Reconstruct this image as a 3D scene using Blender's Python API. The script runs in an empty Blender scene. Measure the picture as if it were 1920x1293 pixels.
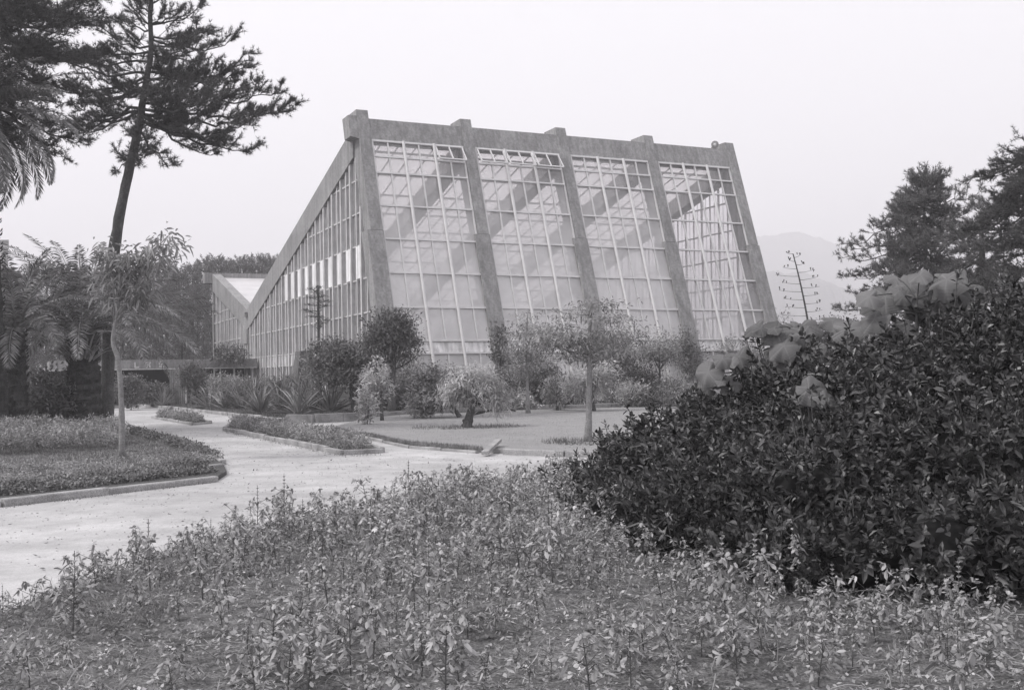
import bpy, math
import numpy as np
from mathutils import Matrix, Vector
rng = np.random.default_rng(11)
scene = bpy.context.scene
C = scene.collection
# ------------------------------------------------------------------ camera
F, H = 1990.0, 1.7
PITCH, ROLL = math.atan(52 / F), math.atan(0.0192)
cd = bpy.data.cameras.new('camera'); cam = bpy.data.objects.new('camera', cd); C.objects.link(cam)
cd.sensor_width = 36; cd.lens = 36 * F / 1920; cd.clip_end = 5000; cd.clip_start = .05
cam.matrix_world = Matrix.Translation((0, 0, H)) @ Matrix.Rotation(math.pi / 2 + PITCH, 4, 'X') @ Matrix.Rotation(-ROLL, 4, 'Z')
scene.camera = cam
# ------------------------------------------------------------------ world, sun, exposure
SUN_EL, SUN_AZ = 50, 256          # azimuth: compass degrees clockwise from +Y
w = bpy.data.worlds.new('World'); scene.world = w; w.use_nodes = True
nt = w.node_tree; nt.nodes.clear()
sky = nt.nodes.new('ShaderNodeTexSky'); sky.sky_type = 'NISHITA'; sky.sun_disc = False
sky.sun_elevation = math.radians(SUN_EL); sky.sun_rotation = math.radians(SUN_AZ)
sky.dust_density = 6; sky.air_density = 1.5; sky.ozone_density = 1
bw = nt.nodes.new('ShaderNodeRGBToBW'); mx = nt.nodes.new('ShaderNodeMix'); mx.data_type = 'RGBA'
mx.inputs[0].default_value = .82
mx.inputs[7].default_value = (7.9, 7.75, 8.1, 1)
bg = nt.nodes.new('ShaderNodeBackground'); bg.inputs[1].default_value = .080
wo = nt.nodes.new('ShaderNodeOutputWorld')
nt.links.new(sky.outputs[0], bw.inputs[0]); nt.links.new(bw.outputs[0], mx.inputs[6])
nt.links.new(mx.outputs[2], bg.inputs[0]); nt.links.new(bg.outputs[0], wo.inputs[0])
sd = bpy.data.lights.new('sun', 'SUN'); sd.energy = 1.5; sd.angle = math.radians(10); sd.color = (1, .985, .97)
so = bpy.data.objects.new('sun', sd); C.objects.link(so)
e, a = math.radians(SUN_EL), math.radians(SUN_AZ)
so.rotation_euler = Vector((math.sin(a) * math.cos(e), math.cos(a) * math.cos(e), math.sin(e))).to_track_quat('Z', 'Y').to_euler()
so.location = (-30, -10, 60)
scene.view_settings.view_transform = 'Standard'; scene.view_settings.look = 'None'
scene.view_settings.exposure = 1.0; scene.view_settings.gamma = 1
scene.render.engine = 'CYCLES'
cy = scene.cycles
cy.max_bounces = 10; cy.transparent_max_bounces = 24; cy.volume_bounces = 1

# ------------------------------------------------------------------ projection helpers (measure the photo, give world points)
cp, sp, cr, sr = math.cos(PITCH), math.sin(PITCH), math.cos(ROLL), math.sin(ROLL)
FW = np.array([0, cp, sp]); U0 = np.array([0, -sp, cp]); R0 = np.array([1., 0, 0])
RT = R0 * cr - U0 * sr; UP = U0 * cr + R0 * sr; CAM = np.array([0, 0, H])
def ray(x, y): return FW + RT * (x - 960) / F - UP * (y - 646.5) / F
def gnd(x, y, z=0.0):
    d = ray(x, y); return CAM + d * ((z - H) / d[2])
def at(x, y, Y):
    d = ray(x, y); return CAM + d * (Y / d[1])

# ------------------------------------------------------------------ materials
def g(v): return (v * 1.005, v * .993, v * 1.0, 1)
MATS = {}
def new_mat(name):
    m = bpy.data.materials.new(name); m.use_nodes = True
    n = m.node_tree; n.nodes.clear(); return m, n
def N(n, t, **k):
    o = n.nodes.new(t)
    for a_, b_ in k.items(): setattr(o, a_, b_)
    return o
def ramp_fac(n, fac, lo, hi, vlo, vhi):
    r = N(n, 'ShaderNodeMapRange'); r.inputs[1].default_value = lo; r.inputs[2].default_value = hi
    r.inputs[3].default_value = vlo; r.inputs[4].default_value = vhi; n.links.new(fac, r.inputs[0]); return r.outputs[0]
def math_n(n, op, a_, b_):
    m = N(n, 'ShaderNodeMath', operation=op)
    for i, v in enumerate((a_, b_)):
        if isinstance(v, (int, float)): m.inputs[i].default_value = v
        else: n.links.new(v, m.inputs[i])
    return m.outputs[0]
def surf(name, v, var=.25, scales=((3., .5), (40., .5)), rough=.9, bump=.3, bdist=.02, streak=0, spec=.3):
    if name in MATS: return MATS[name]
    m, n = new_mat(name)
    tc = N(n, 'ShaderNodeTexCoord'); acc = None; fine = None
    for sc, wt in scales:
        t = N(n, 'ShaderNodeTexNoise'); t.inputs['Scale'].default_value = sc; t.inputs['Detail'].default_value = 8; t.inputs['Roughness'].default_value = .65
        n.links.new(tc.outputs['Object'], t.inputs['Vector'])
        f = ramp_fac(n, t.outputs[0], .3, .7, 1 - var * wt * 2, 1 + var * wt * 2)
        acc = f if acc is None else math_n(n, 'MULTIPLY', acc, f); fine = t.outputs[0]
    if streak:
        mp = N(n, 'ShaderNodeMapping'); mp.inputs['Scale'].default_value = (3.5, 3.5, .16)
        n.links.new(tc.outputs['Object'], mp.inputs[0])
        t = N(n, 'ShaderNodeTexNoise'); t.inputs['Scale'].default_value = 1.6; t.inputs['Detail'].default_value = 6
        n.links.new(mp.outputs[0], t.inputs['Vector'])
        f = ramp_fac(n, t.outputs[0], .35, .65, 1 - streak, 1 + streak * .5); acc = math_n(n, 'MULTIPLY', acc, f)
    val = math_n(n, 'MULTIPLY', acc, v)
    cc = N(n, 'ShaderNodeCombineColor')
    for i, k in enumerate((1.005, .993, 1.0)): n.links.new(math_n(n, 'MULTIPLY', val, k), cc.inputs[i])
    b = N(n, 'ShaderNodeBsdfPrincipled'); n.links.new(cc.outputs[0], b.inputs['Base Color'])
    b.inputs['Roughness'].default_value = rough; b.inputs['Specular IOR Level'].default_value = spec
    if bump:
        bp = N(n, 'ShaderNodeBump'); bp.inputs['Strength'].default_value = bump; bp.inputs['Distance'].default_value = bdist
        n.links.new(fine, bp.inputs['Height']); n.links.new(bp.outputs[0], b.inputs['Normal'])
    o = N(n, 'ShaderNodeOutputMaterial'); n.links.new(b.outputs[0], o.inputs[0])
    MATS[name] = m; return m
def leafm(name, v, lo=.6, hi=1.5, rough=.5, trans=.25, spec=.4, patch=1.3):
    """foliage: every leaf (mesh island) has its own tone, some light passes through"""
    if name in MATS: return MATS[name]
    m, n = new_mat(name)
    ge = N(n, 'ShaderNodeNewGeometry')
    f = ramp_fac(n, ge.outputs['Random Per Island'], 0, 1, v * lo, v * hi)
    tcn = N(n, 'ShaderNodeTexCoord'); tn = N(n, 'ShaderNodeTexNoise'); tn.inputs['Scale'].default_value = patch; tn.inputs['Detail'].default_value = 3
    n.links.new(tcn.outputs['Object'], tn.inputs['Vector']); f = math_n(n, 'MULTIPLY', f, ramp_fac(n, tn.outputs[0], .32, .68, .6, 1.45))
    cc = N(n, 'ShaderNodeCombineColor')
    for i, k in enumerate((1.005, .993, 1.0)): n.links.new(math_n(n, 'MULTIPLY', f, k), cc.inputs[i])
    b = N(n, 'ShaderNodeBsdfPrincipled'); n.links.new(cc.outputs[0], b.inputs['Base Color'])
    b.inputs['Roughness'].default_value = rough; b.inputs['Specular IOR Level'].default_value = spec
    t = N(n, 'ShaderNodeBsdfTranslucent'); n.links.new(cc.outputs[0], t.inputs[0])
    mxs = N(n, 'ShaderNodeMixShader'); mxs.inputs[0].default_value = trans
    n.links.new(b.outputs[0], mxs.inputs[1]); n.links.new(t.outputs[0], mxs.inputs[2])
    o = N(n, 'ShaderNodeOutputMaterial'); n.links.new(mxs.outputs[0], o.inputs[0])
    MATS[name] = m; return m
def glassm(name, diffuse_share=.3, dv=.5, trans_share=.5, fade=None):
    m, n = new_mat(name)
    tr = N(n, 'ShaderNodeBsdfTransparent'); tr.inputs[0].default_value = g(.93)
    gl = N(n, 'ShaderNodeBsdfGlossy'); gl.inputs['Roughness'].default_value = .03; gl.inputs[0].default_value = g(.95)
    lw_ = N(n, 'ShaderNodeLayerWeight'); lw_.inputs[0].default_value = .5   # Schlick reflectance, the same from both sides of the pane
    class _o: pass
    fr = _o(); fr.outputs = [math_n(n, 'ADD', math_n(n, 'MULTIPLY', math_n(n, 'POWER', lw_.outputs['Facing'], 5.0), .9), .06)]
    m1 = N(n, 'ShaderNodeMixShader'); n.links.new(fr.outputs[0], m1.inputs[0]); n.links.new(tr.outputs[0], m1.inputs[1]); n.links.new(gl.outputs[0], m1.inputs[2])
    df = N(n, 'ShaderNodeBsdfDiffuse'); df.inputs[0].default_value = g(dv)
    tl = N(n, 'ShaderNodeBsdfTranslucent'); tl.inputs[0].default_value = g(dv)
    m0 = N(n, 'ShaderNodeMixShader'); m0.inputs[0].default_value = trans_share; n.links.new(df.outputs[0], m0.inputs[1]); n.links.new(tl.outputs[0], m0.inputs[2])
    tc = N(n, 'ShaderNodeTexCoord'); t = N(n, 'ShaderNodeTexNoise'); t.inputs['Scale'].default_value = .7; t.inputs['Detail'].default_value = 5
    n.links.new(tc.outputs['Object'], t.inputs['Vector'])
    f = ramp_fac(n, t.outputs[0], .3, .7, diffuse_share * .88, diffuse_share * 1.1)
    if fade:     # milky diffuse share drops towards the top panes (height in metres)
        sx = N(n, 'ShaderNodeSeparateXYZ'); n.links.new(tc.outputs['Object'], sx.inputs[0]); f = math_n(n, 'MULTIPLY', f, ramp_fac(n, sx.outputs[2], fade[0], fade[1], 1, fade[2]))
    pr = N(n, 'ShaderNodeNewGeometry'); f = math_n(n, 'MULTIPLY', f, ramp_fac(n, pr.outputs['Random Per Island'], 0, 1, .86, 1.08))
    m2 = N(n, 'ShaderNodeMixShader'); n.links.new(f, m2.inputs[0]); n.links.new(m1.outputs[0], m2.inputs[1]); n.links.new(m0.outputs[0], m2.inputs[2])
    o = N(n, 'ShaderNodeOutputMaterial'); n.links.new(m2.outputs[0], o.inputs[0]); return m
M_conc = surf('board_marked_concrete', .26, .22, ((.6, .4), (9, .5), (70, .5)), .9, .4, .01, streak=.22)
M_concl = surf('pale_concrete', .5, .2, ((2, .4), (50, .5)), .9, .3, .01, streak=.2)
M_dconc = surf('dark_concrete', .12, .2, ((2, .4), (50, .5)), .9, .3, .01, streak=.2)
M_inner = surf('inner_beam_concrete', .46, .15, ((2, .4), (50, .5)), .9, .3, .01, streak=.12)  # paler copy of the concrete; brightness put into the colour to lift dark beams
M_white = surf('white_painted_metal', .56, .08, ((3, .5),), .5, 0, spec=.4)
M_kerb = surf('kerb_concrete', .28, .4, ((1.2, .6), (60, .6)), .95, .5, .01)
M_path = surf('pale_gravel_path', .385, .2, ((.3, .6), (1.4, .45), (12, .2), (60, .45), (240, .5)), .95, .5, .006)
M_soil = surf('dry_soil', .15, .5, ((1.2, .5), (9, .6), (50, .8)), 1, 1, .03)
M_dsoil = surf('damp_soil', .10, .35, ((1.2, .4), (90, .6)), 1, 1, .03)
M_lawn = surf('mown_lawn', .26, .10, ((.3, .4), (2, .4), (160, .8)), 1, .8, .01)
M_earth = surf('grassy_ground', .13, .3, ((.1, .4), (4, .4), (60, .6)), 1, .6, .02)
M_bark = surf('rough_bark', .085, .4, ((4, .4), (22, .6)), .95, 1, .03, streak=.3)
M_barkl = surf('pale_bark', .22, .3, ((5, .5), (30, .5)), .9, .6, .01)
M_palmbark = surf('palm_trunk_bark', .06, .5, ((6, .5), (25, .6)), 1, 1, .04)
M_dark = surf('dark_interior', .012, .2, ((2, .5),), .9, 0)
M_hill = surf('hill_woods', .07, .5, ((.02, .3), (.15, .8)), 1, 0)
M_stain = surf('stained_white_panel', .75, .15, ((2, .4), (30, .3)), .8, .1, .01, streak=.35)
M_glass = glassm('milky_glass', .84, .80, .32, (6.5, 11.5, .36)); M_glass4 = glassm('less_milky_glass', .5, .8, .32, (3.5, 8, .3)); M_vent = glassm('vent_pane_glass', .04, .5)
M_sglass = glassm('old_side_glass', .6, .62)
M_clear = glassm('clearer_glass', .06, .6)
M_roof = glassm('frosted_roof_sheet', .6, .95, .5)
L_pine = leafm('pine_needles', .07, .6, 1.5, .6, .15)
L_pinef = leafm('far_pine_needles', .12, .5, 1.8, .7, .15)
L_hedge = leafm('glossy_evergreen_leaf', .042, .25, 3.0, .40, .12, .5)
L_dark = leafm('dark_shrub_leaf', .12, .6, 1.6, .45, .2)
L_light = leafm('light_shrub_leaf', .44, .65, 1.4, .6, .35)
L_mid = leafm('mid_shrub_leaf', .25, .6, 1.5, .6, .3)
L_bed = leafm('bedding_leaf', .38, .45, 1.5, .6, .3)
L_big = leafm('broad_soft_leaf', .13, .55, 1.4, .7, .25, .25)
L_palm = leafm('palm_leaflet', .14, .3, 2.2, .4, .15, .6)
L_agave = leafm('agave_blade', .2, .6, 1.6, .5, .08)
L_grass = leafm('grass_blade', .30, .75, 1.25, .7, .3)
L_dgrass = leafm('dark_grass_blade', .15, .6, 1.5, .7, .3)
L_straw = leafm('dry_straw', .27, .4, 1.5, .9, .1)
def vein_mix(m):
    n = m.node_tree; at_ = N(n, 'ShaderNodeAttribute'); at_.attribute_name = 'vein'; b = [q for q in n.nodes if q.type == 'BSDF_PRINCIPLED'][0]; tl = [q for q in n.nodes if q.type == 'BSDF_TRANSLUCENT'][0]
    src = b.inputs['Base Color'].links[0].from_socket; mx_ = N(n, 'ShaderNodeMix', data_type='RGBA'); n.links.new(at_.outputs['Fac'], mx_.inputs[0]); n.links.new(src, mx_.inputs[6]); mx_.inputs[7].default_value = g(.3)
    n.links.new(mx_.outputs[2], b.inputs['Base Color'])
vein_mix(L_big)
M_stem = surf('green_stem', .09, .3, ((20, .5),), .8, 0)

# ------------------------------------------------------------------ mesh building
def nrm(v): v = np.asarray(v, float); return v / np.maximum(np.linalg.norm(v, axis=-1, keepdims=True), 1e-9)
class MB:
    def __init__(s): s.v = []; s.f = []; s.n = 0
    def add(s, v, faces):
        """v (N,3); faces int array (M,3|4)"""
        v = np.asarray(v, float).reshape(-1, 3); f = np.asarray(faces, np.int64)
        s.v.append(v); s.f.append(f + s.n); s.n += len(v)
    def build(s, name, mat, parent=None, smooth=False, loc=None):
        me = bpy.data.meshes.new(name)
        v = np.concatenate(s.v) if s.v else np.zeros((0, 3))
        if loc is not None: v = v - np.asarray(loc)
        me.vertices.add(len(v)); me.vertices.foreach_set('co', v.astype(np.float32).ravel())
        loops = np.concatenate([f.ravel() for f in s.f]); tot = np.concatenate([np.full(len(f), f.shape[1]) for f in s.f])
        me.loops.add(len(loops)); me.loops.foreach_set('vertex_index', loops.astype(np.int32))
        me.polygons.add(len(tot)); st = np.concatenate([[0], np.cumsum(tot)[:-1]])
        me.polygons.foreach_set('loop_start', st.astype(np.int32)); me.polygons.foreach_set('loop_total', tot.astype(np.int32))
        me.polygons.foreach_set('use_smooth', np.full(len(tot), bool(smooth)))
        me.materials.append(mat); me.update(calc_edges=True)
        o = bpy.data.objects.new(name, me); C.objects.link(o)
        if loc is not None and parent is None: o.location = loc
        if parent is not None: o.parent = parent
        return o
    def box8(s, p):   # p: 8 pts bottom 4 ccw, top 4
        s.add(p, [[0, 3, 2, 1], [4, 5, 6, 7], [0, 1, 5, 4], [1, 2, 6, 5], [2, 3, 7, 6], [3, 0, 4, 7]])
    def bar(s, a_, b_, wv, dv):   # bar from a to b, half vectors
        a_, b_, wv, dv = map(np.asarray, (a_, b_, wv, dv))
        s.box8([a_ - wv - dv, a_ + wv - dv, a_ + wv + dv, a_ - wv + dv, b_ - wv - dv, b_ + wv - dv, b_ + wv + dv, b_ - wv + dv])
    def tube(s, pts, rad, k=7, cap=True, rough=0):
        pts = np.asarray(pts, float); n = len(pts); rad = np.broadcast_to(np.asarray(rad, float), (n,))
        t = nrm(np.gradient(pts, axis=0)); ref = np.array([0, 0, 1.]) if abs(t[0][2]) < .8 else np.array([1., 0, 0])
        u = nrm(np.cross(t, ref)); u = nrm(u); v = np.cross(t, u)
        a_ = np.linspace(0, 2 * np.pi, k, endpoint=False)
        rr = rad[:, None] * (1 + (rng.uniform(-rough, rough, (n, k)) if rough else 0))
        P = pts[:, None] + rr[..., None] * (np.cos(a_)[None, :, None] * u[:, None] + np.sin(a_)[None, :, None] * v[:, None])
        i = np.arange(n - 1)[:, None] * k; j = np.arange(k)[None]; j2 = (j + 1) % k
        s.add(P.reshape(-1, 3), np.stack([i + j, i + j2, i + k + j2, i + k + j], -1).reshape(-1, 4))
        if cap:
            s.n -= 0; base = s.n - n * k
            s.f.append(np.array([[base + (n - 1) * k + q for q in range(0, k)]]) ); s.f.append(np.array([[base + q for q in range(k - 1, -1, -1)]]))
    def leaves(s, pos, d, n, ln, wd, fold=.25, droop=0., simple=False):
        pos = np.asarray(pos, float); M = len(pos); d = nrm(d); sd_ = nrm(np.cross(d, n)); n = np.cross(sd_, d)
        ln = np.broadcast_to(ln, (M,))[:, None]; wd = np.broadcast_to(wd, (M,))[:, None]
        dn = np.array([0, 0, -1.]) * droop
        tip = pos + d * ln + dn * ln
        if simple:
            a_ = pos + d * ln * .45 + sd_ * wd * .5 + dn * ln * .2; b_ = pos + d * ln * .45 - sd_ * wd * .5 + dn * ln * .2
            V = np.stack([pos, a_, tip, b_], 1); i = np.arange(M)[:, None] * 4
            s.add(V.reshape(-1, 3), i + np.array([0, 1, 2, 3])); return
        up = n * wd * fold
        a1 = pos + d * ln * .3 + sd_ * wd * .45 + up + dn * ln * .12; a2 = pos + d * ln * .68 + sd_ * wd * .42 + up + dn * ln * .5
        b1 = pos + d * ln * .3 - sd_ * wd * .45 + up + dn * ln * .12; b2 = pos + d * ln * .68 - sd_ * wd * .42 + up + dn * ln * .5
        V = np.stack([pos, a1, a2, tip, b2, b1], 1); i = np.arange(M)[:, None] * 6
        s.add(V.reshape(-1, 3), np.concatenate([i + np.array([0, 1, 2, 3]), i + np.array([0, 3, 4, 5])]))
    def needles(s, pos, d, ln, wd):
        pos = np.asarray(pos, float); M = len(pos); d = nrm(d); r = nrm(rng.normal(size=(M, 3))); sd_ = nrm(np.cross(d, r))
        ln = np.broadcast_to(ln, (M,))[:, None]
        V = np.stack([pos - sd_ * wd / 2, pos + sd_ * wd / 2, pos + d * ln], 1); i = np.arange(M)[:, None] * 3
        s.add(V.reshape(-1, 3), i + np.array([0, 1, 2]))
def tag(o, label=None, cat=None, group=None, kind=None):
    if label: o['label'] = label
    if cat: o['category'] = cat
    if group: o['group'] = group
    if kind: o['kind'] = kind
    return o
def thing(name, loc, label, cat, group=None):
    o = bpy.data.objects.new(name, None); C.objects.link(o); o.location = tuple(map(float, loc)); o.empty_display_size = .3
    return tag(o, label, cat, group)
def part(mb, name, mat, root, smooth=False):
    """mesh in world coordinates, parented to a thing whose origin is at its base"""
    base = root
    off = np.array(base.location)
    if root.parent is not None: off = off + np.array(root.parent.location)
    return mb.build(name, mat, root, smooth, loc=off)
def sub(mb, name, mat, parent_part, root, smooth=False):
    return mb.build(name, mat, parent_part, smooth, loc=np.array(root.location))
def copy_thing(o, loc, rz=0, sc=1, label=None):
    c = o.copy(); C.objects.link(c); c.location = tuple(map(float, loc)); c.rotation_euler = (0, 0, rz); c.scale = (sc, sc, sc)
    if label: c['label'] = label
    for ch in o.children:
        d = ch.copy(); C.objects.link(d); d.parent = c
        for h in ch.children:
            e_ = h.copy(); C.objects.link(e_); e_.parent = d
    return c
def struct(mb, name, mat, smooth=False): return tag(mb.build(name, mat, None, smooth), kind='structure')
def rand_dirs(n, zmin=-1):
    v = nrm(rng.normal(size=(n * 3, 3))); v = v[v[:, 2] >= zmin]; return v[:n]
def bez(a_, b_, c_, n=6):
    t = np.linspace(0, 1, n)[:, None]; return (1 - t) ** 2 * np.asarray(a_) + 2 * t * (1 - t) * np.asarray(b_) + t * t * np.asarray(c_)
def inpoly(P, poly):
    x, y = P[:, 0], P[:, 1]; r = np.zeros(len(P), bool); n = len(poly)
    for i in range(n):
        x1, y1 = poly[i][:2]; x2, y2 = poly[(i + 1) % n][:2]
        c = ((y1 > y) != (y2 > y)) & (x < (x2 - x1) * (y - y1) / ((y2 - y1) or 1e-9) + x1); r ^= c
    return r
def sample_poly(poly, n):
    poly = np.array([p[:2] for p in poly]); lo, hi = poly.min(0), poly.max(0); out = np.zeros((0, 2))
    while len(out) < n:
        P = rng.uniform(lo, hi, (n * 2, 2)); out = np.concatenate([out, P[inpoly(P, poly)]])
    return out[:n]
def slab(poly, z0, z1, mb=None):
    mb = mb or MB(); n = len(poly); P = [(p[0], p[1], z0) for p in poly] + [(p[0], p[1], z1) for p in poly]
    area = sum(poly[i][0] * poly[(i + 1) % n][1] - poly[(i + 1) % n][0] * poly[i][1] for i in range(n))
    top = list(range(n, 2 * n));
    if area < 0: top = top[::-1]
    mb.add(P, [top]); mb.n -= 2 * n
    mb.v.pop(); mb.v.append(np.array(P, float)); mb.n += 2 * n
    b = mb.n - 2 * n
    for i in range(n):
        j = (i + 1) % n; q = [b + i, b + j, b + n + j, b + n + i]
        mb.f.append(np.array([q if area > 0 else q[::-1]]))
    return mb
def kerb_line(mb, pts, wdt, z0, z1, wob=.018):
    pts = np.array([p[:2] for p in pts], float)
    # split into stones ~0.9 m long with hairline joints
    for a_, b_ in zip(pts[:-1], pts[1:]):
        L_ = np.linalg.norm(b_ - a_); k = max(1, int(L_ / 1.1)); t = (b_ - a_) / L_; nn = np.array([-t[1], t[0]])
        for i in range(k):
            s0 = a_ + t * (L_ * i / k + .014); s1 = a_ + t * (L_ * (i + 1) / k - .014); dz = rng.uniform(-wob, wob); ds = nn * rng.uniform(-wob, wob)
            q = [s0 - nn * wdt / 2 + ds, s1 - nn * wdt / 2 + ds, s1 + nn * wdt / 2 + ds, s0 + nn * wdt / 2 + ds]
            c = .015; q2 = [s0 - nn * (wdt / 2 - c) + ds, s1 - nn * (wdt / 2 - c) + ds, s1 + nn * (wdt / 2 - c) + ds, s0 + nn * (wdt / 2 - c) + ds]
            lv = [[(*p, z0) for p in q], [(*p, z1 - c + dz) for p in q], [(*p, z1 + dz) for p in q2]]
            V = sum(lv, []); Fq = []
            for l in range(2):
                for m_ in range(4): Fq.append([l * 4 + m_, l * 4 + (m_ + 1) % 4, l * 4 + 4 + (m_ + 1) % 4, l * 4 + 4 + m_])
            Fq.append([8, 9, 10, 11]); mb.add(V, Fq)
    return mb
# ================================================================== GROUND
def px(*p, z=0.0): return [gnd(x, y, z) for x, y in p]
mb = MB(); S = 900
# ground sheet: gently noisy grid near, big quad far (one sheet)
xs = np.concatenate([[-1600, -500, -200], np.linspace(-90, 90, 61), [200, 500, 2500]]); ys = np.concatenate([[-55, -20], np.linspace(-5, 130, 46), [250, 600, 2800]])
X, Y = np.meshgrid(xs, ys); Z = np.full_like(X, -.03)
i = np.arange(len(ys) - 1)[:, None] * len(xs); j = np.arange(len(xs) - 1)[None]
mb.add(np.stack([X, Y, Z], -1), np.stack([i + j, i + j + 1, i + len(xs) + j + 1, i + len(xs) + j], -1).reshape(-1, 4))
struct(mb, 'ground', M_earth)
# pale gravel path: one sheet reaching from the lower left to the far beds
bed_edge = px((-420, 1290), (-40, 1168), (200, 1085), (400, 1018), (560, 980), (700, 948), (870, 915), (1060, 892), (1250, 880), (1500, 872))
path_poly = [(-14, 2.5, 0)] + [(p[0], p[1], 0) for p in bed_edge] + px((1600, 868), (1560, 850)) + [tuple(p) for p in px((1240, 820), (900, 790), (690, 783), (590, 786), (316, 762), (258, 759), (212, 755), (120, 757), (60, 770))] + [(-19, 30, 0), (-22, 12, 0)]
mb = slab(path_poly, -.05, .004); struct(mb, 'path', M_path)
# ---- foreground flower bed soil
FB = [tuple(p[:2]) for p in bed_edge] + [(9, 13), (12, 3.0), (-9, 3.0)]
mb = slab([(p[0], p[1], 0) for p in FB], -.05, .022); struct(mb, 'flower_bed_soil', M_soil)
# ---- left bed
LBo = px((-260, 975), (0, 948), (200, 925), (408, 901), (425, 890), (416, 872), (327, 834), (231, 811)) + [np.array([-12.6, 36., 0]), np.array([-24, 37., 0]), np.array([-26, 20., 0])]
mb = slab(LBo, -.04, .075); struct(mb, 'left_bed_soil', M_dsoil)
mb = MB(); kerb_line(mb, px((-260, 977), (0, 950), (200, 927), (406, 903)), .16, -.04, .11); struct(mb, 'front_kerb', M_kerb)
mb = MB(); kerb_line(mb, px((60, 918), (240, 897), (416, 873), z=.075), .12, .03, .13); kerb_line(mb, px((418, 872), (327, 834), (231, 811), z=.0), .12, -.03, .10); struct(mb, 'inner_kerb', M_kerb)
LL = px((-250, 887), (-60, 879), (240, 858), (330, 849), (300, 828), (231, 812), (60, 830), (-250, 850), z=.08)
mb = slab(LL, .06, .083); struct(mb, 'left_lawn', surf('shaded_lawn', .2, .15, ((.5, .4), (160, .8)), 1, .8, .01))  # darker copy of the lawn tone, shade is put into the colour
# ---- islands
IS1 = px((287, 784), (361, 797), (395, 794), (350, 786), (306, 778)); mb = slab(IS1, -.03, .06); struct(mb, 'island_bed_soil', M_dsoil)
IS2 = px((421, 807), (643, 853), (718, 849), (640, 828), (520, 806), (442, 794)); mb = slab(IS2, -.03, .06); struct(mb, 'long_bed_soil', M_dsoil)
mb = MB(); kerb_line(mb, IS1 + IS1[:1], .12, -.03, .10); kerb_line(mb, IS2 + IS2[:1], .12, -.03, .12); struct(mb, 'island_kerb', M_kerb)
# ---- lawn on the right
LW = px((618, 808), (700, 824), (770, 839), (905, 849), (1060, 855), (1300, 857), (1550, 850), (1560, 800), (1500, 768), (1240, 765), (1000, 772), (760, 781), (690, 786))
mb = slab(LW, -.03, .10); struct(mb, 'lawn', M_lawn)
mb = MB(); kerb_line(mb, px((615, 809), (700, 825.5), (770, 840.5), (895, 850)), .10, -.03, .07); kerb_line(mb, px((945, 852), (1060, 856.5), (1300, 858.5), (1550, 852)), .14, -.03, .13); struct(mb, 'lawn_kerb', M_kerb)
# ---- planting bed in front of the glasshouse
PB = px((212, 764), (258, 761), (316, 765), (430, 778), (540, 791), (590, 792), (690, 787), (760, 781), (1000, 772), (1240, 765), (1500, 765), (1700, 765)) + [np.array([24., 66, 0]), np.array([-24., 86, 0]), np.array([-32., 72, 0])]
mb = slab(PB, -.04, .11); struct(mb, 'back_bed_soil', M_dsoil)
mb = MB(); kerb_line(mb, px((212, 765.5), (258, 762), (316, 766), (430, 779), (540, 792)), .16, -.03, .15); struct(mb, 'back_kerb', M_kerb)
mb = MB(); kerb_line(mb, px((540, 792), (590, 793), (690, 788)), .22, -.03, .32); kerb_line(mb, px((690, 786), (760, 779.5), (1000, 770.5), (1240, 763.5), (1420, 762)), .18, -.03, .24); struct(mb, 'raised_kerb', M_kerb)
# ---- broken kerb stone
a_, b_ = gnd(909, 847, .1), gnd(935, 836, .1)
mb = MB(); dv = nrm(b_ - a_); sv = np.array([-dv[1], dv[0], 0]) * .07
mb.bar(a_ + [0, 0, -.02], b_ + [0, 0, .13], sv, [0, 0, .035]); tag(mb.build('kerb_stone', M_kerb), 'loose pale kerb block lying tilted on the front edge of the lawn', 'kerb stone')

# ================================================================== GLASSHOUSE
R = nrm([.9069, .4213, 0]); L = np.array([-R[1], R[0], 0]); ZU = np.array([0, 0, 1.]); K = .339
O = gnd(762.2, 776)
def P(s, d, z): return O + R * s + L * d + ZU * z
def FPt(s, z, back=0.0): return P(s, K * z + back, z)      # point on (or behind) the leaning front plane
gh = thing('glasshouse', P(10, 10, 0), 'big concrete and glass glasshouse with leaning glazed front and steep V roof', 'glasshouse')
BAY, NB = 5.33, 4
ZT, ZBm = 13.95, 12.87
for c in range(NB + 1):
    s1 = c * BAY + .03; mb = MB()
    zl, zt = 8.35, 14.36
    def prism(sa, sb, za, zb, f0, dep0, dep1):
        mb.box8([FPt(sa, za, f0), FPt(sb, za, f0), FPt(sb, za, f0 + dep0), FPt(sa, za, f0 + dep0), FPt(sa, zb, f0), FPt(sb, zb, f0), FPt(sb, zb, f0 + dep1), FPt(sa, zb, f0 + dep1)])
    prism(s1 - .78, s1, -.2, zl, 0, .8, .95)
    prism(s1 - .60, s1 - .03, zl + .02, zt, .035, 1.0, 1.3)
    prism(s1 - .52, s1 - .1, zl, zl + .02, .1, .8, .8)
    part(mb, 'column', M_conc, gh)
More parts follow.
